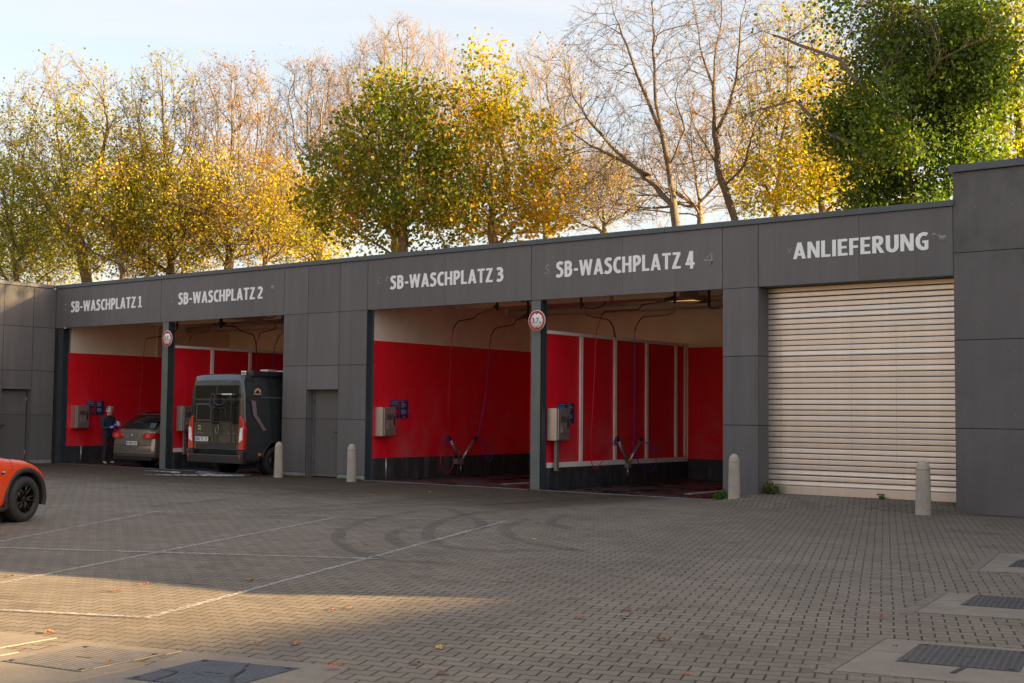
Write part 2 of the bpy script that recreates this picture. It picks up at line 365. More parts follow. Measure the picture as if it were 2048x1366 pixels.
# ================================================================== car wash building
ZF,ZR=3.87,5.01
wash=empty('car_wash_building',(-19.5,0,0),0,'long grey panelled car wash building with four red wash bays and an aluminium roller shutter','building')
WX=-19.5
def off(b,dx=-WX,dy=0):
    b.v=[(x+dx,y+dy,z) for x,y,z in b.v]; return b
def clad(b,x0,x1,z0,z1,y=0.0,g=.006,t=.008,axis='y',s=1):
    if axis=='y': b.box(x0+g,x1-g,y,y+t,z0+g,z1-g)
    else: b.box(y,y+t*s,x0+g,x1-g,z0+g,z1-g) if s>0 else b.box(y-t,y,x0+g,x1-g,z0+g,z1-g)
# fascia cladding
b=MB()
XS=[-32.4,-30.62,-27.52,-24.82,-22.72,-21.88,-20.82,-19.93,-17.61,-15.27,-13.06,-10.88,-10.16,-8.27,-6.665]
faint={-30.62,-24.82,-17.61,-13.06,-8.27}
for x0,x1 in zip(XS[:-1],XS[1:]):
    g0=.002 if x0 in faint else .006; g1=.002 if x1 in faint else .006
    b.box(x0+g0,x1-g1,0,.008,ZF+.003,ZR)
for x0,x1 in ((-22.72,-21.88),(-21.88,-20.82),(-20.82,-19.93)):
    for z0,z1 in ((.11,1.374),(1.374,2.626),(2.626,ZF)):
        if x0==-21.88:
            if z0<2: continue
        clad(b,x0,x1,z0,z1)
clad(b,-21.88,-20.82,2.06,2.626)
for z0,z1 in ((.0,1.374),(1.374,2.626),(2.626,ZF)):
    clad(b,-10.88,-10.16,z0,z1)
    b.box(-10.164,-10.156,.012,.40,z0+.006,z1-.006)   # reveal beside the shutter
for z0,z1 in ((.0,1.374),(1.374,2.06)):
    b.box(-21.872,-21.864,.012,.22,z0+.006,z1-.006); b.box(-20.836,-20.828,.012,.22,z0+.006,z1-.006)
b.box(-21.86,-20.84,.012,.22,2.062,2.07)
b.box(-10.15,-6.67,.012,.38,ZF+.006,ZF+.014)
off(b).build('cladding',M_PANEL,wash,bevel=.0015)
# structural backing behind the cladding
b=MB()
b.box(-32.9,-6.67,.012,.16,ZF+.015,ZR); b.box(-32.9,-32.26,.012,.30,-.05,ZF+.014)
b.box(-22.70,-21.88,.012,.20,0,ZF+.01); b.box(-20.82,-19.95,.012,.20,0,ZF+.01); b.box(-21.88,-20.82,.012,.20,2.075,ZF+.01)
b.box(-22.70,-19.95,.30,6.1,0,ZF+.01)
b.box(-10.87,-10.17,.012,6.1,-.02,ZF+.01)
off(b).build('wall_core',M_SEAM,wash)
b=MB(); b.box(-22.70,-21.89,.010,.05,-.05,.104); b.box(-20.81,-19.95,.010,.05,-.05,.104); b.box(-21.885,-21.866,.05,.22,-.05,.104); each(off(b),'plinth',M_PLINTH,wash)
# coping
b=MB(); xx=-32.4
for x1 in (-30.2,-27.2,-24.1,-21.2,-18.1,-15.1,-12.1,-9.1,-6.64):
    b.box(xx+.002,x1-.002,-.035,.30,ZR+.004,ZR+.105); xx=x1
each(off(b),'coping',M_COPING,wash,bevel=.006)
one(lambda b:(b.box(-32.4,-6.7,.17,7.6,4.25,4.75),b.box(-32.4,-6.7,7.3,7.6,4.75,5.0),off(b)),'roof_slab',M_CEIL,wash)
# walls of the bays
FLZ=.006
b=MB(); b.box(-32.35,-32.05,.302,6.1,0,4.25); b.box(-19.94,-19.86,.14,6.1,0,4.25); each(off(b),'side_wall',M_CREAM,wash)
b=MB(); 
for x0,x1 in ((-32.35,-29.5),(-29.48,-26.2),(-26.18,-22.70),(-19.95,-17.2),(-17.18,-13.8),(-13.78,-10.87)): b.box(x0,x1,6.10,6.4,0,4.25)
each(off(b),'back_wall',M_CREAM,wash)
def redwall_x(b,X,ys,z0,z1,t=.02):
    for y0,y1 in zip(ys[:-1],ys[1:]): b.box(X,X+t,y0+.004,y1-.004,z0,z1)
def screws_x(b,X,ys,zs):
    M=Matrix.Rotation(R(90),4,'Y')
    for y in ys:
        for z in zs: b.lathe([(.013,0),(.011,.004),(.004,.006)],8,Matrix.Translation((X,y,z))@M)
ys=[.14,1.39,2.64,3.89,5.14,6.09]; zs=[.56,1.04,1.57,2.10,2.62,3.12]
b=MB(); redwall_x(b,-32.05,[.2]+ys[1:],.49,3.17); each(off(b),'red_panel',M_RED,wash)
b=MB(); redwall_x(b,-19.86,ys,.50,3.18); each(off(b),'red_panel',M_RED,wash)
M_SCREW=simple('screw_heads',(.45,.30,.27),.45,.3)
b=MB(); ysc=[.19,.76]+[q+d for q in ys[1:-1] for d in (-.05,.05)]+[2.0,3.26,4.5]
screws_x(b,-32.03,ysc,zs); screws_x(b,-19.84,ysc,zs); off(b).build('screws',M_SCREW,wash)
b=MB()
for x0,x1 in ((-32.0,-30.8),(-30.8,-29.55),(-29.55,-28.3),(-28.3,-27.25),(-27.19,-25.9),(-25.9,-24.65),(-24.65,-23.4),(-23.4,-22.72),(-19.83,-18.6),(-18.6,-17.35),(-17.35,-16.1),(-16.1,-15.1),(-15.04,-13.95),(-13.95,-12.7),(-12.7,-11.45),(-11.45,-10.88)):
    b.box(x0+.002,x1-.002,6.08,6.10,.50,3.18)
each(off(b),'red_panel',M_RED,wash)
b=MB(); MX=Matrix.Rotation(R(90),4,'X')
for x in [-14.75,-14.35,-14.0,-13.9,-13.35,-12.75,-12.65,-12.05,-11.5,-11.4,-26.9,-26.3,-25.95,-25.85,-19.5,-18.65,-18.55,-18.0]:
    for z in zs: b.lathe([(.013,0),(.011,.004),(.004,.006)],8,Matrix.Translation((x,6.08,z))@MX)
off(b).build('screws',M_SCREW,wash)
# dark skirting walls under the panels
b=MB(); b.box(-32.05,-32.01,.2,6.1,FLZ,.487); b.box(-19.86,-19.82,.14,6.1,FLZ,.497)
for x0,x1 in ((-32.0,-27.3),(-27.05,-22.72),(-19.81,-15.18),(-15.04,-10.88)): b.box(x0,x1,6.02,6.095,FLZ,.497)
each(off(b),'skirting',M_DARKPL,wash)
# free-standing partitions of red boards in a cream frame
def partition(X,name='partition'):
    p=empty(name,(X,0,0),0,'red board partition in a cream frame on a low dark wall between '+('the first and second wash bays' if X<-20 else 'the third and fourth wash bays'),'partition','partitions between wash bays')
    b=MB(); b.box(-.10,.06,.25,6.0,FLZ,.44); b.build('base_wall',M_DARKPL,p,bevel=.01)
    b=MB()
    for y0,y1 in ((.25,1.44),(1.44,2.78),(2.78,4.11),(4.11,5.45),(5.45,5.98)): b.box(-.05,.015,y0+.002,y1-.002,.44,3.19)
    each(b,'board',M_RED,p)
    b=MB(); b.box(-.08,.055,.25,6.0,3.192,3.26); b.box(.017,.05,.25,6.0,.442,.545)
    for y in (1.46,2.79,4.125,5.46,5.90): b.box(.017,.058,y-.045,y+.045,.548,3.19)
    b.build('frame',M_RAIL,p,bevel=.003)
    return p
partition(-27.20); partition(-15.05)
# steel columns (H-sections)
def hcol(b,x0,x1,y0,y1,z1=ZF+.0):
    b.box(x0,x1,y0,y0+.022,-.05,z1); b.box((x0+x1)/2-.008,(x0+x1)/2+.008,y0+.022,y1-.022,-.05,z1); b.box(x0,x1,y1-.022,y1,-.05,z1)
b=MB(); hcol(b,-27.44,-27.20,.02,.24); hcol(b,-15.275,-15.04,.02,.24)
each(off(b),'steel_column',[M_STEEL],wash,bevel=.003,per=3)
b=MB(); hcol(b,-32.24,-32.03,.02,.22); off(b).build('steel_guide',M_STEELD,wash,bevel=.003)
b=MB(); b.box(-32.30,-32.25,.015,.10,-.05,ZF); b.box(-19.94,-19.925,.015,.135,-.05,ZF); b.box(-27.19,-27.175,.06,.20,-.05,ZF); b.box(-15.03,-15.015,.06,.20,-.05,ZF); b.box(-19.95,-19.838,.126,.139,-.05,ZF)
each(off(b),'guide_strip',M_STEELD,wash)
# floor of the bays and the metal sill
b=MB()
for x0,x1 in ((-32.05,-22.7),(-19.95,-10.86)): b.add([(x0,.012,FLZ),(x1,.012,FLZ),(x1,6.1,FLZ),(x0,6.1,FLZ)],[(0,1,2,3)])
each(off(b),'bay_floor',M_FLOOR,wash)
b=MB()
for x0,x1 in ((-32.02,-27.45),(-27.18,-22.74),(-19.90,-15.29),(-15.02,-10.9)): b.box(x0,x1,-.05,.01,-.02,.010)
each(off(b),'sill_edge',simple('sill_metal',(.19,.20,.21),.5,.3),wash)
M_GLINT=simple('glint_steel',(.62,.60,.58),.35,.55)  # bright grate strips added in place of puddle reflections on the bay floor
b=MB()
for x0,x1 in ((-16.8,-16.68),(-12.24,-12.12)):
    for k in range(46): b.box(x0,x1,1.05+.033*k,1.05+.033*k+.018,FLZ+.001,FLZ+.007)
    b.box(x0-.02,x0-.001,1.03,2.6,FLZ+.001,FLZ+.008); b.box(x1+.001,x1+.02,1.03,2.6,FLZ+.001,FLZ+.008)
each(off(b),'puddle_glint_grate',M_GLINT,wash,per=48)
# ceiling: beams, service duct, batten lamps, conduits
b=MB()
for x0,x1 in ((-32.04,-27.0),(-26.9,-22.72),(-19.85,-15.3),(-15.2,-10.9)):
    b.box(x0,x1,3.0,3.12,4.10,4.249); b.box(x0,x1,5.0,5.12,4.10,4.249)
b.box(-26.98,-26.92,.3,6.0,4.05,4.249); b.box(-13.2,-13.05,2.2,6.05,4.02,4.248)
b.box(-24.9,-24.75,2.0,6.05,4.02,4.248); b.box(-32.04,-31.96,3.22,3.34,3.2,4.249)
each(off(b),'ceiling_beam',M_CEIL,wash)
M_DUCT=simple('duct_cream',(.50,.41,.32),.5,0,var=.06)
b=MB(); b.tube([(-18.9,4.0,4.02),(-10.9,4.0,4.02)],.105,20); b.tube([(-31.9,4.3,4.05),(-22.8,4.3,4.05)],.09,20)
b.tube([(-32.0,2.4,4.2),(-22.8,2.4,4.2)],.02,8); b.tube([(-19.8,2.6,4.2),(-10.9,2.6,4.2)],.02,8); b.tube([(-19.8,1.2,4.22),(-10.9,1.2,4.22)],.014,8)
for x in (-17,-14.5,-12): b.box(x-.02,x+.02,3.98,4.02,4.12,4.249)
each(off(b),'ceiling_duct',M_DUCT,wash)
M_LAMPW=simple('lamp_housing',(.55,.47,.38),.4)
b=MB()
for x,y in ((-12.2,3.4),(-12.3,5.3),(-16.6,5.2),(-24.2,3.3),(-25.6,4.9),(-29.8,5.0)): b.box(x-.75,x+.75,y-.07,y+.07,4.03,4.11)
each(off(b),'batten_lamp',M_LAMPW,wash,bevel=.01)
b=MB()
for (x,y) in ((-16.2,1.1),(-16.0,3.4),(-24.9,1.5),(-13.6,4.8)):
    b.tube(smooth_path([(x-.5,y,4.24),(x-.25,y,4.02),(x,y,3.98),(x+.25,y,4.05),(x+.45,y,4.24)]),.012,6)
each(off(b),'hanging_cable',M_BLACKP,wash)
# doors
def door(parent,x0,x1,y,z0,z1,hx,label=None):
    d=MB(); zs_=1.374
    d.box(x0,x1,y,y+.04,z0,zs_-.004); d.box(x0,x1,y,y+.04,zs_+.004,z1)
    o=off(d).build('door',M_DOOR,parent,bevel=.002)
    h=MB(); s_=1 if hx<(x0+x1)/2 else -1
    h.tube([(hx,y-.002,1.07),(hx,y-.05,1.07),(hx+.10*s_,y-.055,1.07)],.010,8); h.box(hx-.018,hx+.018,y-.007,y-.001,.98,1.13)
    off(h).build('handle',M_BLACKP,o)
    h=MB()
    ex=x0 if hx>(x0+x1)/2 else x1
    for z in (.35,1.05,1.8): h.tube([(ex,y-.008,z-.05),(ex,y-.008,z+.05)],.010,8)
    each(off(h),'hinge',M_STEELD,o)
    return o
door(wash,-21.80,-20.90,.20,.09,2.055,-21.0)
one(lambda b:(b.box(-21.86,-21.805,.19,.24,.02,2.06),b.box(-20.895,-20.84,.19,.24,.02,2.06),b.box(-21.80,-20.90,.185,.24,.03,.085),off(b)),'door_frame',M_STEEL,wash)
one(lambda b:(b.box(-21.90,-20.80,.24,.29,0,2.3),off(b)),'door_backing',M_SEAM,wash)
# roller shutter
rs=empty('roller_shutter',(-8.41-WX,.40,0)); rs.parent=wash
random.seed(4)
b=MB(); z=.305; k=0
while z<3.95:
    p=.0967; tilt=random.gauss(0,.0005)+(.003 if k in (0,2) else 0)
    if k in (24,31): tilt+=.0015
    h=.086; pr_=[(.006,z),(-.004,z+.006),(-.0055-tilt,z+.02),(-.0055,z+h*.5),(-.0055+tilt,z+h-.012),(-.002,z+h-.003),(.006,z+h)]
    b.add([(xx_,yy,zz_) for yy,zz_ in pr_ for xx_ in (-1.755,1.755)],[(2*i,2*i+1,2*i+3,2*i+2) for i in range(6)],False)
    z+=p;k+=1
b.build('slats',M_ALU,rs)
one(lambda b:(b.box(-1.755,1.755,-.02,.02,.152,.300),),'bottom_bar',M_ALU,rs,bevel=.004)
one(lambda b:(b.box(-1.755,1.755,-.018,.018,.128,.1515),),'rubber_seal',M_BLACK,rs)
one(lambda b:(b.box(.28,.42,-.024,-.0205,.205,.235),),'lock_plate',simple('lock_plate_dark',(.12,.10,.09),.5),rs)
one(lambda b:(b.box(-1.755,1.755,.02,.03,.13,3.98),),'shadow_backing',M_SEAM,rs)
b=MB()
for xx in (-1.50,-.17,.63): b.box(xx-.002,xx+.002,-.0085,-.0075,.75,3.2)
b.build('slat_joint',simple('slat_joint_line',(.42,.38,.35),.5,.5),rs)
# concrete sill under shutter
one(lambda b:(b.box(-10.15,-6.67,.36,.55,-.02,.127),off(b)),'shutter_sill',M_PLINTH,wash)
# right-hand taller end wall
tw=MB()
for z0,z1 in ((.0,1.375),(1.375,2.807),(2.807,4.235),(4.235,5.56)):
    tw.box(-6.66,-4.9,-.004,.006,z0+.006,z1-.006); tw.box(-4.888,-3.2,-.004,.006,z0+.006,z1-.006)
tw.box(-6.664,-6.656,.012,.395,.13,3.86); tw.box(-6.66,-6.652,.012,3.0,5.02,5.55)
off(tw).build('end_wall_cladding',M_TOWER,wash)
one(lambda b:(b.box(-6.65,-3.2,.012,3.0,-.05,5.55),off(b)),'end_wall_core',M_SEAM,wash)
one(lambda b:(b.box(-6.715,-4.9,-.055,3.05,5.56,5.68),b.box(-4.895,-3.2,-.055,3.05,5.56,5.68),off(b)),'end_wall_coping',M_COPING,wash,bevel=.006)
one(lambda b:(b.box(-6.60,-3.2,-.035,.011,-.04,-.008),off(b)),'base_strip',simple('rusty_strip',(.22,.13,.07),.8),wash)
b=MB()
for x in (-6.30,-5.72,-5.2):
    for z in (.35,.8,1.2,1.6,2.1,2.6,3.0,3.5,4.05,4.4,4.95,5.4): b.lathe([(.012,0),(.010,.003),(.003,.004)],8,Matrix.Translation((x,-.004,z))@MX)
off(b).build('screws',simple('grey_screws',(.20,.19,.19),.5,.3),wash)

# ------------------------------------------------------------------ side wing on the left
wing=empty('side_wing_building',(-32.4,-6,0),0,'low grey panelled building wing with a grey door at the left end of the yard','building')
def woff(b): b.v=[(x+32.4,y+6,z) for x,y,z in b.v]; return b
b=MB(); YS=[0,-.70,-1.60,-2.85,-4.10]
for y1,y0 in zip(YS[:-1],YS[1:]):
    for z0,z1 in ((.11,.77),(.77,1.374),(1.374,2.626),(2.626,3.87),(3.87,5.01)):
        if z0==.11: z1=1.374
        if z0==.77: continue
        if y1==-.70 and z0<2: continue
        zb=2.09 if False else z0
        b.box(-32.408,-32.40,y0+.006,y1-.006,zb+.006,z1-.006)
b.box(-32.408,-32.40,-1.594,-.706,2.096,2.62)
for y in (-.708,): 
    b.box(-32.60,-32.41,y,y+.008,.0,2.09)
woff(b).build('cladding',M_PANEL,wing,bevel=.0015)
b=MB(); b.box(-32.9,-32.415,-.70,.010,-.05,5.0); b.box(-32.9,-32.415,-4.1,-1.60,-.05,5.0); b.box(-32.9,-32.415,-1.60,-.70,2.10,5.0); b.box(-38,-32.9,-4.1,.0,4.3,4.9); b.box(-32.95,-32.66,-1.7,-.6,0,2.2); b.box(-38,-32.9,-4.1,-3.9,0,4.3)
woff(b).build('wall_core',M_SEAM,wing)
one(lambda b:(b.box(-32.45,-32.405,-.69,-.01,-.05,.105),b.box(-32.45,-32.405,-4.1,-1.61,-.05,.105),woff(b)),'plinth',M_PLINTH,wing)
b=MB(); yy=-.05
for y0 in (-2.6,-4.15): b.box(-32.75,-32.365,y0+.002,yy-.002,5.014,5.115); yy=y0
each(woff(b),'coping',M_COPING,wing,bevel=.006)
b=MB(); b.box(-32.63,-32.60,-1.585,-.725,.10,1.370); b.box(-32.63,-32.60,-1.585,-.725,1.378,2.07)
d=woff(b).build('door',M_DOOR,wing,bevel=.002)
h=MB(); h.tube([(-32.60,-1.50,1.07),(-32.55,-1.50,1.07),(-32.545,-1.39,1.07)],.011,8); h.box(-32.599,-32.593,-1.52,-1.48,.93,1.13); woff(h).build('handle',M_BLACKP,d)
h=MB()
for z in (.30,1.80): h.tube([(-32.592,-.735,z-.08),(-32.592,-.735,z+.08)],.012,8)
each(woff(h),'hinge',M_INOX,d)
one(lambda b:(b.box(-32.62,-32.50,-1.59,-.72,.02,.08),woff(b)),'door_step',simple('step_beige',(.36,.30,.22),.8),wing)

# ------------------------------------------------------------------ unseen blocks added around the yard to shade it and fill reflections
st=empty('yard_shade_block',(6,0,0),0,'large plain block added unseen right of the car wash to shade the yard','building')  # added out of view so that its shadow covers the yard
one(lambda b:b.box(-9.0,8,.6,26,0,7.3),'wall',M_PANEL,st)
one(lambda b:b.prism([(.59,0),(-7.0,0),(-7.0,2.9),(-7.34,3.26),(-6.72,3.71),(-6.54,4.0),(-3.9,6.6),(.59,7.3)],.25,Matrix(((0,0,1,-2.1),(1,0,0,0),(0,1,0,0),(0,0,0,1)))),'shadow_edge_wall',M_PANEL,st,fix=True)  # outline shaped to cast the far edge of the sun patch
hs=empty('patch_shade_block',(29,-4,0),0,'pale block added unseen far to the right to shade the near yard','building')  # added out of view to cast the near edge of the sun patch
one(lambda b:(b.box(-4,6,-8,18,0,8.2),),'wall',simple('shade_block_render',(.6,.55,.47),.8),hs)
one(lambda b:(b.box(-4.05,6.3,-8.3,18.3,8.21,8.36),),'roof',M_COPING,hs)
wh=empty('reflection_block',(-14,-39,0),0,'dark low block added unseen behind the viewer for bounce and reflections','building')  # added behind the camera for bounce light and reflections
one(lambda b:(b.box(-40,24,-8,0,0,8.5),),'wall',simple('reflection_block_render',(.15,.125,.10),.8,0,var=.1,scale=.4),wh)
b=MB()
for k in range(14): b.box(-32+4.1*k,-29.6+4.1*k,.0,.05,3.4,5.2)
each(b,'window',simple('reflection_block_glass',(.05,.06,.07),.1),wh)

dk=empty('dark_reflection_block',(-80,-39,0),0,'tall dark block added unseen behind the viewer to darken the van reflections','building')  # added out of view so the van's rear reflects something dark
one(lambda b:b.box(-30,25,-8,0,0,15),'wall',simple('dark_reflection_wall',(.022,.027,.026),.9,0,var=.4,scale=.5),dk)
one(lambda b:b.box(-30.2,25.2,-8.2,.2,15.01,15.2),'roof',M_COPING,dk)
# ================================================================== lettering and signs
def text_mesh(name,body,mat,width,height,M,parent=None,off_=.035,depth=.01,nat=False,shear=0):
    c=bpy.data.curves.new(name,'FONT'); c.body=body; c.offset=off_; c.extrude=.0; c.space_character=1.06; c.resolution_u=3; c.shear=shear
    t=bpy.data.objects.new(name+'_c',c); COL.objects.link(t); bpy.context.view_layer.update()
    me=bpy.data.meshes.new_from_object(t.evaluated_get(bpy.context.evaluated_depsgraph_get())); bpy.data.objects.remove(t)
    bm=bmesh.new(); bm.from_mesh(me)
    xs_=[v.co.x for v in bm.verts]; ys_=[v.co.y for v in bm.verts]; x0,x1,y0,y1=min(xs_),max(xs_),min(ys_),max(ys_)
    r=bmesh.ops.extrude_face_region(bm,geom=bm.faces[:]); 
    for v in [q for q in r['geom'] if isinstance(q,bmesh.types.BMVert)]: v.co.z+=1
    sx=width/(x1-x0); sy=height/(y1-y0)
    for v in bm.verts: v.co=Vector(((v.co.x-x0)*sx,(v.co.y-y0)*sy,v.co.z*depth))
    bmesh.ops.recalc_face_normals(bm,faces=bm.faces)
    for v in bm.verts: v.co=M@v.co
    bm.to_mesh(me); bm.free(); me.materials.clear(); me.materials.append(mat); me.name=name
    o=bpy.data.objects.new(name,me); COL.objects.link(o)
    if parent is not None: o.parent=parent
    return o
def _strip2(pts,t):
    P=[Vector((a,b_)) for a,b_ in pts]; P3=[q.to_2d() for q in smooth_path([(q.x,q.y,0) for q in P],4)] if len(P)>3 else P
    L=[];Rr=[];n=len(P3)
    for i in range(n):
        d=(P3[min(i+1,n-1)]-P3[max(0,i-1)]).normalized(); nn=Vector((-d.y,d.x))*t/2; L.append(P3[i]+nn); Rr.append(P3[i]-nn)
    return [[tuple(L[i]),tuple(Rr[i]),tuple(Rr[i+1]),tuple(L[i+1])] for i in range(n-1)]
def _bx(a,b_,c,d): return [(a,c),(b_,c),(b_,d),(a,d)]
T_=.20
GL={'A':(.64,[[(0,0),(.19,0),(.405,1),(.225,1)],[(.64,0),(.45,0),(.235,1),(.415,1)],[(.13,.19),(.51,.19),(.48,.34),(.16,.34)]],[]),
 'W':(.90,[[(0,1),(.18,1),(.335,0),(.16,0)],[(.165,0),(.33,0),(.52,1),(.37,1)],[(.90,1),(.72,1),(.565,0),(.74,0)],[(.735,0),(.57,0),(.38,1),(.53,1)]],[]),
 'N':(.60,[_bx(0,.17,0,1),_bx(.43,.60,0,1),[(.0,1),(.19,1),(.60,0),(.41,0)]],[]),
 'L':(.45,[_bx(0,.185,0,1),_bx(0,.45,0,.155)],[]),'I':(.185,[_bx(0,.185,0,1)],[]),
 'E':(.47,[_bx(0,.185,0,1),_bx(0,.47,0,.155),_bx(0,.43,.425,.575),_bx(0,.46,.845,1)],[]),
 'F':(.45,[_bx(0,.185,0,1),_bx(0,.42,.41,.56),_bx(0,.45,.845,1)],[]),
 'H':(.60,[_bx(0,.185,0,1),_bx(.415,.60,0,1),_bx(0,.60,.43,.58)],[]),
 'T':(.54,[_bx(.178,.362,0,1),_bx(0,.54,.845,1)],[]),
 'Z':(.52,[_bx(.03,.50,.845,1),_bx(0,.52,0,.155),[(0,.12),(.21,.12),(.50,.88),(.29,.88)]],[]),
 '-':(.27,[_bx(0,.27,.34,.50)],[]),
 '1':(.46,[_bx(.15,.335,0,1),_bx(0,.46,0,.145),[(0,.80),(.05,.93),(.2,1.0),(.2,.84)]],[]),
 '4':(.56,[_bx(.29,.465,-.06,1),_bx(0,.56,.17,.31),[(0,.17),(.17,.17),(.43,1),(.25,1)]],[]),
 'B':(.52,[_bx(0,.185,0,1)],[[(.1,.92),(.26,.92),(.38,.86),(.405,.735),(.35,.60),(.22,.545),(.1,.545)],[(.1,.53),(.28,.53),(.41,.46),(.43,.30),(.38,.14),(.25,.08),(.1,.08)]]),
 'P':(.51,[_bx(0,.185,0,1)],[[(.1,.92),(.27,.92),(.39,.85),(.42,.69),(.37,.54),(.25,.46),(.1,.46)]]),
 'R':(.55,[_bx(0,.185,0,1),[(.17,.44),(.34,.44),(.56,0),(.36,0)]],[[(.1,.92),(.27,.92),(.39,.86),(.415,.71),(.37,.57),(.25,.49),(.1,.49)]]),
 'S':(.50,[],[[(.45,.85),(.36,.905),(.25,.92),(.145,.88),(.10,.765),(.14,.645),(.26,.55),(.37,.45),(.405,.30),(.36,.15),(.25,.08),(.13,.08),(.02,.15)]]),
 'C':(.50,[],[[(.48,.86),(.37,.92),(.23,.88),(.125,.72),(.10,.5),(.125,.28),(.23,.12),(.37,.08),(.48,.14)]]),
 'G':(.57,[_bx(.30,.57,.40,.54),_bx(.40,.57,.06,.41)],[[(.52,.86),(.40,.92),(.25,.88),(.13,.72),(.10,.5),(.13,.28),(.24,.12),(.38,.075),(.52,.12)]]),
 'U':(.58,[],[[(.095,1),(.095,.6),(.095,.33),(.15,.15),(.29,.08),(.43,.15),(.485,.33),(.485,.6),(.485,1)]]),
 '2':(.48,[_bx(.02,.48,0,.155)],[[(.04,.83),(.14,.915),(.27,.91),(.37,.82),(.375,.68),(.29,.48),(.13,.22),(.08,.10)]]),
 '3':(.50,[],[[(.04,.86),(.16,.92),(.29,.90),(.375,.79),(.35,.63),(.23,.555),(.13,.545)],[(.13,.53),(.29,.52),(.395,.43),(.41,.27),(.33,.12),(.18,.075),(.03,.13)]])}
def sign_letters(body,mat,width,height,M,parent,depth=.006):
    adv=0;items=[]
    for c in body:
        if c==' ': adv+=.20; continue
        w_,po,st_=GL[c]; items.append((adv,w_,po,st_)); adv+=w_+.085
        if c=='B' : adv+=.05
    tot=adv-.085; sx=width/tot; b=MB(); k=0
    for a0,w_,po,st_ in items:
        polys=list(po)
        for q in st_: polys+=_strip2(q,T_)
        for q in polys:
            k+=1; z=depth+(k%9)*.0003
            Pq=[Vector(((a0+x)*sx,y*height,0)) for x,y in q]; n=len(Pq)
            b.add([M@(v+Vector((0,0,zz))) for zz in (0,z) for v in Pq],[tuple(range(n,2*n))]+[(i,(i+1)%n,(i+1)%n+n,i+n) for i in range(n)],False)
    return b.build('letters',mat,parent,fix=False)
def Mface(x,y,z): return Matrix(((1,0,0,x),(0,0,-1,y),(0,1,0,z),(0,0,0,1)))     # text plane facing -Y
M_GHOST=simple('old_letter_residue',(.27,.25,.245),.8,0,var=.5,scale=30)
def lettering(body,x0,x1,z0,h,label,ghosts=()):
    t=empty('wall_lettering',(x0,0,z0),0,label,'lettering','white lettering on the fascia')
    parts=body.split('~'); 
    W=x1-x0
    # letters condensed and bold as on the fascia
    sign_letters(parts[0],M_WHITE,W,h,Mface(0,-.001,0),t)
    for (gx,gz,gw,gh_,s_) in ghosts:
        text_mesh('residue',s_,M_GHOST,gw,gh_,Mface(gx-x0,-.001,gz-z0),t,off_=-.012,depth=.0012)
lettering('SB-WASCHPLATZ 1',-31.64,-28.34,4.305,.305,'white letters SB-WASCHPLATZ 1 on the grey fascia',[(-31.98,4.36,.12,.2,':')])
lettering('SB-WASCHPLATZ 2',-26.78,-23.50,4.305,.30,'white letters SB-WASCHPLATZ 2 on the grey fascia',[(-27.13,4.33,.12,.2,';'),(-23.2,4.45,.10,.16,"'")])
lettering('SB-WASCHPLATZ 3',-19.22,-16.00,4.305,.30,'white letters SB-WASCHPLATZ 3 on the grey fascia',[(-19.62,4.43,.13,.17,'c'),(-19.36,4.43,.09,.17,'r')])
lettering('SB-WASCHPLATZ 4',-14.64,-11.46,4.305,.315,'white letters SB-WASCHPLATZ 4 on the grey fascia with faint ghost digit beside them',[(-11.29,4.33,.24,.23,'4'),(-11.62,4.29,.16,.1,'~'),(-14.93,4.38,.13,.2,'s')])
lettering('ANLIEFERUNG',-9.48,-7.07,4.325,.290,'white letters ANLIEFERUNG on the grey fascia above the roller shutter',[(-9.60,4.40,.10,.13,'x'),(-7.02,4.52,.14,.08,'~'),(-6.90,4.46,.12,.08,'-')])
M_SRED=simple('sign_red',(.50,.015,.012),.4); M_SWHITE=simple('sign_white',(.78,.77,.76),.4); M_SBLACK=simple('sign_black',(.02,.02,.02),.4)
def height_sign(x,y,z,r,label):
    s=empty('height_limit_sign',(x,y,z),0,label,'sign','round height limit signs on the columns')
    MY=Matrix.Rotation(R(90),4,'X')
    one(lambda b:b.lathe([(1e-4,0),(r,0),(r,.012),(1e-4,.012)],48,Matrix.Translation((0,.006,0))@MY),'plate',M_SWHITE,s)
    def ring(b):
        vs=[];n=48
        for j in range(n):
            a=2*math.pi*j/n
            for q in (r*.95,r*.72): vs.append((q*math.cos(a),-.0075,q*math.sin(a)))
        b.add(vs,[(2*j,2*j+1,(2*j+3)%(2*n),(2*j+2)%(2*n)) for j in range(n)],False)
    one(ring,'red_ring',M_SRED,s)
    text_mesh('digits','3,7',M_SBLACK,r*.80,r*.56,Mface(-r*.55,-.0065,-r*.28),s,off_=.01,depth=.002)
    text_mesh('unit_letter','m',M_SBLACK,r*.22,r*.15,Mface(r*.32,-.0065,-r*.28),s,off_=.01,depth=.002)
    def tri(b):
        for sg in (1,-1): b.add([(-.13*r,-.0085,sg*.76*r),(.13*r,-.0085,sg*.76*r),(0,-.0085,sg*.56*r)],[(0,1,2)],False)
    one(tri,'arrows',M_SBLACK,s)
    one(lambda b:(b.box(-.03,.03,.0065,.0,-.02,.02) if False else b.box(-.03,.03,.007,max(.012,-y+.018),-.05,.05),),'bracket',M_INOX,s)
height_sign(-15.045,-.10,3.438,.212,'round red-rimmed 3,7 m height sign on the column between bays three and four')
height_sign(-27.08,-.10,3.417,.212,'round red-rimmed 3,7 m height sign on the column between bays one and two')

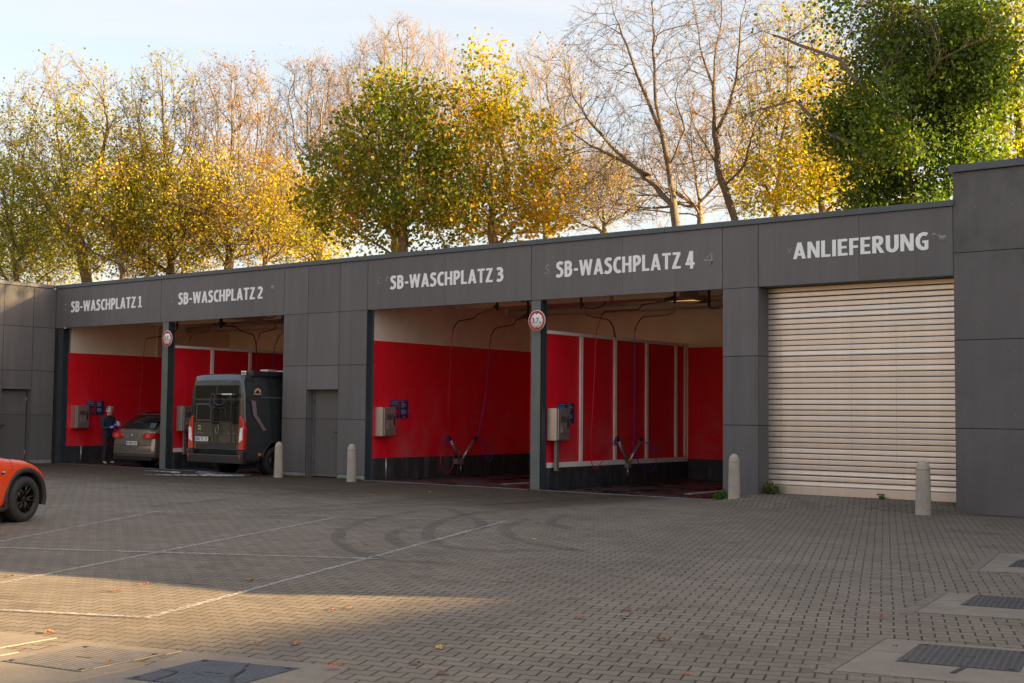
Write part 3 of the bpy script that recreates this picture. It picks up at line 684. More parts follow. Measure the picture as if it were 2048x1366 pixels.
# ================================================================== wash bay equipment
M_SCREEN=simple('keypad_dark',(.05,.05,.055),.25); M_LABEL=simple('pale_label',(.6,.6,.6),.5)
def pay_box(X,y,label,post=False):
    t=empty('payment_box',(X,y,1.0),0,label,'payment machine','payment boxes in the wash bays')
    # front faces +X, side faces -Y
    one(lambda b:(b.box(0,.24,0,.44,0,.66),),'housing',M_INOX,t,bevel=.008)
    one(lambda b:(b.box(.242,.262,.045,.425,.02,.64),),'front_door',M_INOX,t,bevel=.005)
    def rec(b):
        # flat plate in shadow colour stands for the recessed slot pocket
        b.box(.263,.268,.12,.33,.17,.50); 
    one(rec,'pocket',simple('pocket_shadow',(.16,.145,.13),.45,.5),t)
    one(lambda b:b.prism([(.264,.17),(.300,.17),(.270,.37),(.264,.37)],.19,Matrix(((1,0,0,0),(0,0,-1,.32),(0,1,0,0),(0,0,0,1)))),'tray',M_INOX,t,fix=True)
    one(lambda b:(b.box(.263,.267,.345,.40,.24,.46),b.lathe([(.018,0),(.016,.01),(.004,.012)],12,Matrix.Translation((.263,.37,.50))@Matrix.Rotation(R(90),4,'Y'))),'coin_slot',M_SCREEN,t)
    one(lambda b:(b.box(.2685,.272,.15,.23,.20,.30),),'sticker',M_LABEL,t)
    if post: one(lambda b:(b.box(.06,.13,.17,.25,-.62,-.002),),'support_post',M_INOX,t)
    else: one(lambda b:b.tube([(.05,.34,-.51),(.05,.34,-.98)],.022,10),'conduit',M_INOX,t)
    return t
pay_box(-32.03,.34,'steel payment box on the red wall of the first wash bay')
pay_box(-27.14,.30,'steel payment box on the red partition beside the dark van',True)
pay_box(-19.83,.20,'steel payment box on the left wall of the third wash bay')
pay_box(-14.99,.20,'steel payment box on a post in the fourth wash bay',True)
M_NAVY=simple('board_navy',(.018,.028,.10),.4); M_BBLUE=simple('board_blue',(.06,.22,.55),.4); M_BRED=simple('board_red',(.55,.03,.07),.4); M_BTXT=simple('board_text',(.45,.48,.58),.5)
def board(X,y,z,left,label):
    t=empty('info_board',(X,y,z),0,label,'sign','blue information boards in the wash bays')
    W,H=.29,.42
    one(lambda b:(b.box(0,.006,0,W,0,H),),'plate',M_NAVY,t)
    MXF=lambda yy,zz: Matrix(((0,0,1,.0065),(1,0,0,yy),(0,1,0,zz),(0,0,0,1)))
    random.seed(int(abs(X)*10)+left)
    if left:
        text_mesh('heading','WASCHPROGRAMME',M_BTXT,W*.86,.024,MXF(W*.07,H-.042),t,off_=.02,depth=.001)
        one(lambda b:(b.box(.0062,.0072,W*.05,W*.92,H-.105,H-.065),),'blue_bar',M_BBLUE,t)
        def rows(b):
            for z0 in (H-.155,.175,.125,.075): b.box(.0062,.0072,W*.12,W*.92,z0,z0+.030)
        one(rows,'red_bars',M_BRED,t)
    else:
        text_mesh('heading','SO GEHT ES',M_BTXT,W*.46,.022,MXF(W*.07,H-.042),t,off_=.02,depth=.001)
        def rows(b):
            zz_=H-.075
            while zz_>.09:
                if not (.20<zz_<.235): b.box(.0062,.0068,W*.15,W*(.45+.4*random.random()),zz_,zz_+.008)
                zz_-=.019
        one(rows,'text_lines',M_BTXT,t)
    one(lambda b:b.lathe([(.014,0),(.012,.001)],12,Matrix.Translation((.0065,W*.5,.028))@Matrix.Rotation(R(90),4,'Y')),'emblem',M_LABEL,t)
    return t
for X,y,z,nm in ((-32.02,.83,1.38,'first wash bay beside the person'),(-27.175,.62,1.38,'second wash bay behind the van'),(-19.835,.71,1.41,'third wash bay beside the steel box'),(-15.03,.61,1.35,'fourth wash bay beside the steel box')):
    if X==-27.175: continue
    board(X,y,z,1,'blue board with red and blue bars in the '+nm)
    board(X,y+.32,z,0,'blue board with small white text only in the '+nm)

M_HRED=simple('red_hose',(.55,.01,.02),.4); M_HBLUE=simple('blue_hose',(.06,.05,.42),.4); M_ARM=simple('boom_pipe',(.16,.115,.09),.35,.5); M_ARML=simple('boom_pipe_light',(.45,.38,.30),.35,.5); M_HBLK=simple('black_hose',(.02,.02,.02),.4)
def boom(label,arm,drop,hosemat,loop=None,armmat=None,blk=.35):
    base=arm[0]; t=empty('wash_boom',base,0,label,'ceiling boom','ceiling wash booms with hoses')
    L=lambda ps:[Vector(p)-Vector(base) for p in ps]
    one(lambda b:b.tube(L(arm),.017,8),'arm',armmat or M_ARM,t)
    def piv(b):
        b.tube([(0,0,4.25-base[2]),(0,0,-.06)],.028,12); b.box(-.07,.07,-.07,.07,4.22-base[2],4.249-base[2])
        b.tube([Vector((0,0,.05)),Vector((0,0,.05))+(Vector(arm[1])-Vector(base)).normalized()*.35],[.045,.015],8)
    one(piv,'swivel',M_BLACKP,t)
    pts=smooth_path(L([arm[-1]]+list(drop)),6)
    k=max(2,int(len(pts)*blk))
    one(lambda b:b.tube(pts[:k+1],.013,7),'bend_guard',M_HBLK,t)
    one(lambda b:b.tube(pts[k:],.009,6),'hose',hosemat,t)
    if loop: one(lambda b:b.tube(smooth_path(L(loop),8),.010,6),'hose_loop',hosemat,t)
    return t
boom('dark ceiling boom whose red hose hangs before the left wall of the third bay',[(-16.87,.9,3.85),(-18.1,1.76,3.83),(-18.5,2.10,3.77),(-19.4,2.6,3.76)],[(-19.45,2.50,3.6),(-19.45,2.42,3.31),(-19.45,2.38,2.6),(-19.45,2.35,1.87),(-19.5,2.42,1.1),(-19.55,2.50,.84)],M_HRED,
     [(-19.55,2.60,.84),(-19.5,2.35,.78),(-19.48,2.12,.55),(-19.48,2.15,.25),(-19.48,2.38,.12),(-19.48,2.58,.35),(-19.52,2.55,.8)],blk=.2)
boom('dark ceiling boom whose blue hose hangs before the left wall of the third bay',[(-17.08,2.31,3.75),(-17.75,2.75,3.75),(-18.35,3.45,3.70),(-19.4,4.12,3.70)],[(-19.42,4.0,3.6),(-19.42,3.88,3.38),(-19.42,3.80,2.7),(-19.42,3.69,1.89),(-19.5,3.56,1.1),(-19.55,3.62,.88)],M_HBLUE,
     [(-19.55,3.68,.84),(-19.5,3.95,.72),(-19.48,4.08,.5),(-19.48,3.98,.34),(-19.48,3.80,.45),(-19.52,3.62,.8)],blk=.3)
boom('dark ceiling boom with red hose in the fourth bay',[(-12.62,1.26,3.85),(-13.64,1.67,3.83),(-13.9,1.95,3.76),(-14.6,1.75,3.74)],[(-14.62,1.66,3.66),(-14.62,1.58,3.55),(-14.62,1.45,3.29),(-14.6,1.38,2.9),(-14.6,1.34,2.27),(-14.6,1.23,1.01),(-14.6,1.25,.6),(-14.6,1.38,.40),(-14.6,1.65,.55),(-14.72,2.2,.88),(-14.8,2.7,.92)],M_HRED,blk=.12)
boom('pale ceiling boom with blue hose in the fourth bay',[(-11.88,1.32,3.75),(-12.85,1.84,3.75),(-13.55,2.62,3.68),(-14.6,3.29,3.72)],[(-14.62,3.12,3.6),(-14.62,2.98,3.38),(-14.62,2.96,2.9),(-14.62,2.98,2.32),(-14.65,3.0,1.5),(-14.7,3.1,.95)],M_HBLUE,
     [(-14.8,3.70,.93),(-14.72,3.92,.82),(-14.7,4.02,.5),(-14.7,3.85,.28),(-14.7,3.45,.35),(-14.7,3.10,.7),(-14.7,3.05,.95)],M_ARML,blk=.35)
boom('pale ceiling boom ending in a black bend beside the column of the fourth bay',[(-14.2,.25,3.72),(-14.45,.75,3.70),(-14.55,.95,3.60),(-14.6,1.83,3.57)],[(-14.6,1.95,3.52),(-14.6,2.08,3.38),(-14.6,2.15,3.20)],M_HBLK,None,M_ARML,blk=.9)
boom('dark ceiling boom reaching left from the hub in the second bay',[(-26.0,.75,3.78),(-26.45,.78,3.74),(-26.55,.85,3.66),(-26.95,.62,3.55)],[(-26.97,.58,3.50),(-26.98,.55,3.42),(-26.98,.54,3.36)],M_HBLK,blk=.9)
boom('dark ceiling boom reaching right from the hub in the second bay',[(-26.0,.80,3.80),(-26.3,1.5,3.80),(-26.45,1.8,3.72),(-26.7,2.45,3.66)],[(-26.7,2.52,3.6),(-26.7,2.58,3.4),(-26.7,2.62,3.1)],M_HBLK,blk=.9)
boom('dark ceiling boom with red hose above the van',[(-23.95,1.09,3.85),(-24.92,1.66,3.83),(-25.6,2.35,3.77),(-26.7,2.73,3.72)],[(-26.7,2.68,3.6),(-26.7,2.61,3.41),(-26.7,2.62,3.0),(-26.7,2.68,2.4),(-26.75,2.8,1.2)],M_HRED,blk=.25)
boom('dark ceiling boom with blue hose above the van',[(-24.6,1.75,3.75),(-25.6,2.6,3.74),(-26.2,3.1,3.70),(-26.7,3.43,3.68)],[(-26.7,3.38,3.58),(-26.7,3.26,3.32),(-26.7,3.2,2.9),(-26.7,3.14,2.4),(-26.75,3.1,1.2)],M_HBLUE,blk=.3)
boom('dark ceiling boom with red hose in the first bay',[(-29.3,1.9,3.92),(-30.4,2.7,3.88),(-30.8,2.85,3.80),(-31.6,2.60,3.70)],[(-31.62,2.53,3.6),(-31.62,2.49,3.34),(-31.62,2.44,2.66),(-31.62,2.36,1.39),(-31.62,2.35,1.0)],M_HRED,blk=.2)
def holder(X,y,z0,label,base):
    t=empty('lance_holder',(X,y,z0),0,label,'lance holder','V-shaped lance holders on the bay walls')
    one(lambda b:b.tube([(.06,-.03,0),(.10,-.46,.48)],[.030,.045],12),'lance_tube',M_INOX,t)
    one(lambda b:b.tube([(.06,.03,0),(.10,.42,.46)],[.030,.045],12),'lance_tube',M_INOX,t)
    def br(b): b.box(0,.10,-.05,.05,-.12,.03); b.tube([(.05,0,-.12),(.05,0,-.28)],.022,8)
    one(br,'bracket',M_INOX,t)
    def grip(b):
        b.tube([(.10,-.46,.48),(.11,-.52,.56),(.11,-.60,.55)],[.035,.03,.02],8); b.tube([(.10,.42,.46),(.11,.47,.54),(.11,.56,.50)],[.035,.03,.02],8)
    one(grip,'lance_grip',M_BLACKP,t)
    one(lambda b:b.tube(smooth_path([(.12,-.55,.52),(.14,-.63,.50),(.13,-.68,.42),(.13,-.60,.40),(.13,-.55,.47),(.13,-.66,.52),(.14,-.70,.44)]),.012,6),'coiled_hose',M_HBLUE,t)
    if base: one(lambda b:b.box(.02,.12,-.22,-.08,-.10,.02),'valve',M_INOX,t)
holder(-19.82,3.20,.40,'V-shaped steel lance holder at the foot of the third bay wall',True)
holder(-14.99,3.21,.48,'V-shaped steel lance holder on the partition of the fourth bay',False)

# ================================================================== vehicles
def catmull(a,b,c,d,t): return .5*((2*b)+(-a+c)*t+(2*a-5*b+4*c-d)*t*t+(-a+3*b-3*c+d)*t**3)
class Loft:
    """half sections (outer z-ordered points) at stations along y, mirrored in x"""
    def __init__(s,stations,nk=4,ns=3):
        # stations: list of (y, [(x,z),...]) from bottom centre to roof centre
        Y=[q[0] for q in stations]; P=np.array([[ (x,q[0],z) for x,z in q[1]] for q in stations],float)
        def ref(A,n,axis):
            A=np.moveaxis(A,axis,0); m=len(A); out=[]; par=[]
            for i in range(m-1):
                a=A[max(i-1,0)];b=A[i];c=A[i+1];d=A[min(i+2,m-1)]
                for k in range(n):
                    t=k/n; q=catmull(a,b,c,d,t); lin=b*(1-t)+c*t; out.append(q*.75+lin*.25); par.append(i+t)
            out.append(A[-1]); par.append(m-1); return np.moveaxis(np.array(out),0,axis),np.array(par)
        A,s.pk=ref(P,nk,1); A,s.ps=ref(A,ns,0); s.A=A
    def body(s,b):
        A=s.A; S,K,_=A.shape; full=np.concatenate([A,(A*np.array([-1,1,1]))[:,-2:0:-1]],1); n=full.shape[1]
        vs=[tuple(full[i,j]) for i in range(S) for j in range(n)]
        fs=[(i*n+j,i*n+(j+1)%n,(i+1)*n+(j+1)%n,(i+1)*n+j) for i in range(S-1) for j in range(n)]
        fs.append(tuple(range(n-1,-1,-1))); fs.append(tuple((S-1)*n+j for j in range(n)))
        b.add(vs,fs,True)
    def at(s,ps,pk):
        i=min(max(np.searchsorted(s.ps,ps)-1,0),len(s.ps)-2); j=min(max(np.searchsorted(s.pk,pk)-1,0),len(s.pk)-2)
        t=(ps-s.ps[i])/(s.ps[i+1]-s.ps[i]); u=(pk-s.pk[j])/(s.pk[j+1]-s.pk[j]); A=s.A
        return Vector((A[i,j]*(1-t)*(1-u)+A[i+1,j]*t*(1-u)+A[i,j+1]*(1-t)*u+A[i+1,j+1]*t*u))
    def patch(s,b,quad,sides=(1,-1),off=.006,n=8):
        # quad: four (ps,pk) corners
        for sd_ in sides:
            vs=[]
            for i in range(n+1):
                for j in range(n+1):
                    t,u=i/n,j/n
                    q=[(quad[0][k]*(1-t)+quad[1][k]*t)*(1-u)+(quad[3][k]*(1-t)+quad[2][k]*t)*u for k in (0,1)]
                    P0=s.at(q[0],q[1]); e=.02
                    d1=s.at(min(q[0]+e,s.ps[-1]),q[1])-s.at(max(q[0]-e,0),q[1]); d2=s.at(q[0],min(q[1]+e,s.pk[-1]))-s.at(q[0],max(q[1]-e,0))
                    nn=d1.cross(d2); 
                    if nn.length<1e-9: nn=Vector((1,0,0))
                    nn.normalize()
                    c=Vector((0,P0.y,.8)); 
                    if nn.dot(P0-c)<0: nn=-nn
                    P0=P0+nn*off; vs.append((P0.x*sd_,P0.y,P0.z))
            b.add(vs,[(i*(n+1)+j,i*(n+1)+j+1,(i+1)*(n+1)+j+1,(i+1)*(n+1)+j) for i in range(n) for j in range(n)],True)
def carve(o,cuts):
    """cut wheel arches: cuts = list of (y,z,r) cylinders across x"""
    b=MB()
    for (y,z,r) in cuts:
        for sx in (1,-1): b.lathe([(r,0),(r,.52)],40,Matrix.Translation((sx*.52 if sx>0 else -.52-.52,y,z))@Matrix.Rotation(R(90),4,'Y'))
    c=b.build('cutter',M_BLACK,o.parent,fix=True)
    md=o.modifiers.new('b','BOOLEAN'); md.operation='DIFFERENCE'; md.object=c; md.solver='EXACT'
    bpy.context.view_layer.update()
    me=bpy.data.meshes.new_from_object(o.evaluated_get(bpy.context.evaluated_depsgraph_get()))
    o.modifiers.clear(); o.data=me; bpy.data.objects.remove(c)
def paint(name,col,rough=.25,metal=.5,dust=.0):
    g=NG(name); c=g.coord('Object'); n=g.noise(2.5,4,.6,c); d=g.M('MULTIPLY',g.mr(n,.35,.7,0,1),dust)
    g.set(g.mix(d,(*col,1) if len(col)==3 else col,(.20,.18,.16)),g.mr(n,.3,.7,rough*.8,rough*1.4),metal); g.b.inputs['Coat Weight'].default_value=.7; g.b.inputs['Coat Roughness'].default_value=.06; return g.m
M_GLASS=paint('car_glass',(.012,.013,.014),.06,0); M_GLASS.node_tree.nodes['Principled BSDF'].inputs['Coat Weight'].default_value=0.0; M_GLASS.node_tree.nodes['Principled BSDF'].inputs['Specular IOR Level'].default_value=.35
M_TYRE=simple('tyre',(.022,.021,.020),.75,0,var=.2,scale=20)
M_RIMB=simple('black_rim',(.025,.024,.023),.3,.6); M_RIMS=simple('grey_rim',(.3,.3,.3),.35,.7)
M_TAIL=simple('tail_light_red',(.55,.008,.008),.15,0,Coat_Weight=1.0); M_TAILW=simple('tail_light_clear',(.85,.82,.82),.12,0,Coat_Weight=1.0); M_ORANGE=simple('orange_marker',(.75,.16,.01),.3)
M_PLATE=simple('number_plate',(.72,.72,.70),.4,0,var=.03); M_EU=simple('plate_blue',(.02,.07,.45),.4); M_CHROME=simple('chrome',(.7,.7,.7),.12,1.0)
def wheel(parent,x,y,r,wd,side,rim,spokes=5,twin=True,steer=0):
    t=MB(); q=r
    prof=[(q*.62,-wd/2),(q*.80,-wd/2-.004),(q*.95,-wd/2+.012),(q,-wd/2+.035),(q,wd/2-.035),(q*.95,wd/2-.012),(q*.80,wd/2+.004),(q*.62,wd/2)]
    M=Matrix.Translation((x,y,r))@Matrix.Rotation(steer,4,'Z')@Matrix.Rotation(R(90)*side,4,'Y')
    wobj=empty('wheel',(0,0,0)); wobj.parent=parent
    one(lambda b:b.lathe([(q*1.12,-wd*.62),(q*1.12,-wd*.66),(1e-4,-wd*.66)],32,M),'wheel_well',M_BLACK,parent)
    one(lambda b:b.lathe(prof+[prof[0]],40,M),'tyre',M_TYRE,wobj)
    def rm(b):
        b.lathe([(q*.64,-wd*.4),(q*.64,wd*.47),(q*.60,wd*.50),(q*.57,wd*.40),(q*.57,-wd*.4)],40,M)
        b.lathe([(1e-4,wd*.36),(q*.13,wd*.36),(q*.16,wd*.25),(q*.16,0),(1e-4,0)],20,M)
        for k in range(spokes):
            a0=2*math.pi*k/spokes+.3
            for da in ((-.16,.16) if twin else (0,)):
                a1=a0+da*.35; a2=a0+da*1.5
                p0=Vector((q*.12*math.cos(a1),q*.12*math.sin(a1),wd*.30)); p1=Vector((q*.59*math.cos(a2),q*.59*math.sin(a2),wd*.42)); pm=(p0+p1)/2+Vector((0,0,wd*.02))
                b.tube([M@p0,M@pm,M@p1],[q*.055,q*.045,q*.05],6)
    one(rm,'rim',rim,wobj)
    one(lambda b:b.lathe([(1e-4,-wd*.05),(q*.42,-wd*.05),(q*.42,-wd*.12),(1e-4,-wd*.12)],24,M),'brake_disc',simple('brake_disc',(.25,.20,.16),.5,.6),wobj)
    return wobj
def plate(parent,x,y,z,txt,rx=0):
    M=Matrix.Translation((x,y,z))@Matrix.Rotation(rx,4,'X')
    p=MB(); p.box(-.26,.26,-.006,.006,-.055,.055,M); p.cur=1; p.box(-.258,-.215,-.0075,-.0065,-.053,.053,M)
    o=p.build('number_plate',[M_PLATE,M_EU],parent)
    text_mesh('plate_characters',txt,M_SBLACK,.43,.075,M@Mface(-.195,-.0065,-.038),o,off_=.02,depth=.001)
    return o

# ---- camper van in the second bay, rear towards the yard
van=empty('camper_van',(-23.93,-.98,0),0,'dark grey camper van with a bike rack on its rear in the second bay','van')
def vs(w,zb,zt,tuck=.12,roofw=.80):
    # bottom centre, sill, bumper side, lower side, mid, belt, upper side, shoulder, roof edge, roof centre
    return [(0,zb),(w*.80,zb),(w*.97,zb+.05),(w,zb+.25),(w*1.0,.95),(w*.99,1.35),(w*(1-tuck*.45),1.95),(w*(1-tuck),zt-.22),(w*roofw,zt-.03),(0,zt)]
VS=[(.00,vs(.985,.30,2.30,.10,.76)),(.03,vs(1.015,.30,2.38,.10,.80)),(.10,vs(1.025,.30,2.43,.11,.82)),(.6,vs(1.025,.30,2.47,.11,.82)),(2.0,vs(1.025,.30,2.49,.11,.82)),(3.6,vs(1.025,.30,2.49,.11,.82)),(4.3,vs(1.025,.30,2.42,.12,.80)),
    (4.75,vs(1.02,.28,2.10,.15,.74)),(5.15,[(0,.26),(.80,.26),(.98,.32),(1.0,.5),(1.0,.9),(.99,1.15),(.95,1.35),(.88,1.50),(.70,1.62),(0,1.70)]),(5.6,[(0,.25),(.78,.25),(.95,.3),(.98,.5),(.97,.8),(.95,.98),(.90,1.08),(.8,1.16),(.6,1.22),(0,1.26)]),(5.92,[(0,.3),(.6,.3),(.78,.34),(.82,.5),(.82,.68),(.78,.8),(.7,.86),(.6,.9),(.4,.93),(0,.95)])]
VL=Loft(VS,4,3)
vb=MB(); VL.body(vb); M_VAN=paint('van_paint',(.055,.062,.066),.22,.5,.03)
vbody=vb.build('body',M_VAN,van,fix=True); carve(vbody,[(1.02,.36,.43),(5.05,.36,.43)])
for f in vbody.data.polygons: f.use_smooth=True
for x,y,s_ in ((.88,1.02,1),(-.88,1.02,-1),(.88,5.05,1),(-.88,5.05,-1)): wheel(van,x,y,.345,.225,s_,M_RIMB,8,False)
def vr(x0,x1,z0,z1,y=-.012,t=.01,lean=0):
    return lambda b:b.box(x0,x1,y,y+t,z0,z1)
def leanbox(b,x0,x1,z0,z1,y0=-.014,t=.012):
    # rear face leans forward a little above the belt
    def yy(z): return y0+max(0,(z-1.30))*.006
    vs_=[(x,yy(z)+dt,z) for x in (x0,x1) for dt in (0,t) for z in (z0,z1)]
    b.add([(x0,yy(z0),z0),(x1,yy(z0),z0),(x1,yy(z1),z1),(x0,yy(z1),z1),(x0,yy(z0)+t,z0),(x1,yy(z0)+t,z0),(x1,yy(z1)+t,z1),(x0,yy(z1)+t,z1)],[(0,1,2,3),(7,6,5,4),(0,4,5,1),(1,5,6,2),(2,6,7,3),(3,7,4,0)],False)
rd=one(lambda b:(leanbox(b,-.84,-.006,.62,2.18),),'rear_door',M_VAN,van,bevel=.01)
one(lambda b:(leanbox(b,-.82,-.02,1.27,1.80,-.020,.006),leanbox(b,-.80,-.03,1.84,2.15,-.020,.006)),'rear_window',M_GLASS,rd,bevel=.004)
rd2=one(lambda b:(leanbox(b,.006,.84,.62,2.18),),'rear_door',M_VAN,van,bevel=.01)
one(lambda b:(leanbox(b,.02,.82,1.27,1.80,-.020,.006),leanbox(b,.03,.80,1.84,2.15,-.020,.006)),'rear_window',M_GLASS,rd2,bevel=.004)
one(lambda b:(leanbox(b,-.74,-.18,1.30,1.72,-.0235,.003),),'window_frame',simple('grey_frame',(.10,.10,.10),.4),rd)
one(lambda b:(leanbox(b,-.71,-.21,1.33,1.69,-.027,.003),),'window_pane',M_GLASS,rd)
def tl(b): b.box(.80,1.02,-.03,.07,.66,1.38)
for s_ in (1,-1):
    b=MB(); b.prism([(s_*.845,.62),(s_*1.02,.62),(s_*1.035,1.10),(s_*1.0,1.30),(s_*.90,1.42),(s_*.845,1.40)],.10,Matrix(((1,0,0,0),(0,0,1,-.035),(0,1,0,0),(0,0,0,1))))
    t_=b.build('tail_light',M_TAIL,van,bevel=.01,fix=True)
    b=MB(); b.prism([(s_*.87,.80),(s_*.985,.86),(s_*.99,1.16),(s_*.90,1.13)],.008,Matrix(((1,0,0,0),(0,0,1,-.043),(0,1,0,0),(0,0,0,1))))
    b.build('clear_lens',M_TAILW,t_,fix=True)
one(lambda b:(b.box(-1.0,1.0,-.075,.06,.30,.50),b.box(-1.03,-.80,-.055,.09,.30,.60),b.box(.80,1.03,-.055,.09,.30,.60)),'rear_bumper',M_BLACKP,van,bevel=.02)
one(lambda b:(b.box(-.97,-.93,-.085,-.07,.42,.52),b.box(.93,.97,-.085,-.07,.42,.52)),'reflector',M_TAIL,van)
one(lambda b:(b.box(1.016,1.030,.42,.52,.48,.55),),'side_marker',M_ORANGE,van)
one(lambda b:(b.box(-.13,.13,.015,.05,2.24,2.285),),'brake_light',M_TAIL,van,bevel=.006)
one(lambda b:(b.box(-.72,.72,-.022,-.014,.64,.76),b.box(-.25,.80,-.030,-.014,.765,.785)),'door_trim',simple('door_trim',(.03,.032,.034),.4),van)
plate(van,-.52,-.035,.86,'EBE TL 37')
one(lambda b:(b.box(-.82,-.22,-.028,-.016,.79,.93),),'plate_recess',M_BLACKP,van)
def chev(b):
    for dz in (0,.07):
        for s_ in (1,-1): b.prism([(-.60,1.10+dz),(-.60,1.135+dz),(-.60+s_*.055,1.10+dz),(-.60+s_*.055,1.065+dz)],.006,Matrix(((1,0,0,0),(0,0,1,-.030),(0,1,0,0),(0,0,0,1))))
one(chev,'badge',M_CHROME,van,fix=True)
text_mesh('badge_lettering','CITROËN',simple('badge_gold',(.35,.27,.18),.35,.6),.28,.035,Mface(-.74,-.028,.985),van,off_=.02,depth=.003)
text_mesh('badge_lettering','JUMPER',bpy.data.materials['badge_gold'],.28,.035,Mface(.44,-.028,.985),van,off_=.02,depth=.003)
def rack(b):
    for x in (-.02,.62): 
        b.tube(smooth_path([(x,-.06,1.95),(x,-.09,1.6),(x,-.09,1.25),(x+.02,-.075,.80)]),.013,8)
    b.tube([(-.02,-.10,1.92),(.80,-.10,1.92)],.016,8); b.tube([(-.02,-.12,1.28),(.66,-.12,1.28)],.012,8)
    b.tube(smooth_path([(.10,-.14,1.93),(.16,-.22,1.75),(.40,-.24,1.68),(.62,-.2,1.80),(.70,-.12,1.92)]),.016,8)
    b.tube(smooth_path([(.20,-.13,1.60),(.45,-.15,1.60),(.50,-.15,1.50),(.50,-.14,1.30)]),.010,8)
    b.tube([(-.02,-.12,1.92),(-.06,-.20,1.66),(.06,-.17,1.60),(.10,-.2,1.52)],.022,8)
    for x in (-.04,.66): b.box(x-.05,x+.05,-.12,-.03,1.23,1.29)
    for x,z in ((-.0,1.92),(.78,1.92),(.05,1.62)): b.sphere((x,-.12,z),.045,10,8)
one(rack,'bike_rack',M_BLACKP,van)
one(lambda b:b.tube(smooth_path([(.12,-.06,1.22),(.05,-.07,1.10),(.10,-.07,.98),(.16,-.07,1.08),(.12,-.06,1.22)]),.008,8),'strap_loop',M_RIMS,van)
one(lambda b:(b.tube([(.12,-.10,1.93),(.66,-.10,1.93)],.024,8),),'rack_bar',M_CHROME,van)
one(lambda b:(b.box(.80,.97,.25,4.2,2.36,2.50),),'awning_case',M_BLACKP,van,bevel=.03)
one(lambda b:(b.box(.62,.80,.18,.45,2.38,2.50),),'awning_bracket',M_CHROME,van,bevel=.02)
one(lambda b:(b.box(-.3,.45,1.9,2.9,2.49,2.57),b.box(-.1,.2,1.4,1.7,2.47,2.58)),'roof_vent',simple('roof_vent_white',(.62,.58,.54),.4),van,bevel=.02)
M_STICK=simple('sticker_beige',(.55,.36,.22),.5)
def sunst(b,x,y,z,ax):
    n=10;vs_=[]
    for r_ in (.11,.055):
        for k in range(n+1):
            a=math.pi*k/n; vs_.append((x+r_*math.cos(a),y,z+r_*math.sin(a)) if ax=='x' else (x,y+r_*math.cos(a),z+r_*math.sin(a)))
    b.add(vs_,[(k,k+1,n+2+k,n+1+k) for k in range(n)],False)
    if ax=='x': b.box(x-.12,x+.12,y-.001,y,z-.05,z-.02)
    else: b.box(x,x+.001,y-.12,y+.12,z-.05,z-.02)
one(lambda b:(sunst(b,-.70,.004,1.70,'x'),),'rear_decal',M_STICK,van)
def sd_(b):
    sunst(b,.978,.38,1.98,'y')
    b.prism([(.17,1.80),(.31,1.78),(.36,1.45),(.70,1.02),(.60,1.02),(.24,1.45)],.002,Matrix(((0,0,1,1.030),(1,0,0,0),(0,1,0,0),(0,0,0,1))))
one(lambda b:(sunst(b,1.012,.38,1.98,'y'),),'side_decal',M_STICK,van)
one(lambda b:(b.prism([(.17,1.80),(.31,1.78),(.36,1.45),(.66,1.08),(.56,1.08),(.24,1.45)],.002,Matrix(((0,0,1,1.032),(1,0,0,0),(0,1,0,0),(0,0,0,1)))),b.box(1.008,1.011,.50,3.5,1.86,1.875)),'side_stripe',simple('decal_rose',(.22,.15,.15),.5),van,fix=True)
for s_ in (1,-1):
    one(lambda b:(b.box(s_*1.03 if s_>0 else -1.22,1.22 if s_>0 else -1.03,4.55,4.75,1.35,1.75),),'mirror',M_BLACKP,van,bevel=.03)
b=MB()
for s_ in (1,-1):
    pts=[]; 
    for k in range(13):
        a=math.pi*(k/12); pts.append((s_*1.02,1.02+.46*math.cos(a),.36+.46*math.sin(a)))
    b.tube(pts,.022,6)
b.build('arch_trim',M_BLACKP,van)

# ---- estate car in the first bay
wag=empty('estate_car',(-28.63,.02,0),0,'grey-brown estate car seen from behind in the first wash bay','car')
wag.scale=(1,1,.965)
M_WAG=paint('wagon_paint',(.30,.26,.22),.22,.6,.10)
def cs(w,zb,z1,z2,z3,z4,rw,gw):
    return [(0,zb),(w*.75,zb),(w*.96,zb+.05),(w,z1),(w*.99,z2),(w*.95,z3),(gw,(z3+z4)/2),(rw,z4-.05),(rw*.72,z4-.005),(0,z4+.015)]
WS=[(.00,cs(.84,.34,.45,.52,.60,.66,.78,.80)),(.05,cs(.89,.26,.45,.60,.80,.98,.74,.83)),(.12,cs(.905,.24,.5,.70,.93,1.06,.70,.82)),(.30,cs(.91,.22,.5,.72,.95,1.20,.64,.78)),(.55,cs(.91,.2,.5,.72,.96,1.40,.60,.74)),(.68,cs(.91,.2,.5,.72,.96,1.475,.60,.735)),(1.6,cs(.91,.2,.5,.72,.95,1.50,.61,.735)),(2.6,cs(.91,.2,.5,.72,.94,1.49,.61,.73)),
    (3.1,cs(.91,.2,.5,.70,.93,1.38,.58,.72)),(3.7,cs(.91,.2,.5,.70,.88,1.02,.60,.78)),(4.4,cs(.87,.22,.45,.62,.75,.86,.6,.76)),(4.75,cs(.70,.3,.42,.52,.6,.66,.5,.6))]
WL=Loft(WS,4,4); b=MB(); WL.body(b); wb=b.build('body',M_WAG,wag,fix=True); carve(wb,[(1.02,.32,.37),(3.73,.32,.37)])
for f in wb.data.polygons: f.use_smooth=True
for x,y,s_ in ((.80,1.02,1),(-.80,1.02,-1),(.80,3.73,1),(-.80,3.73,-1)): wheel(wag,x,y,.32,.215,s_,M_RIMS,5,True)
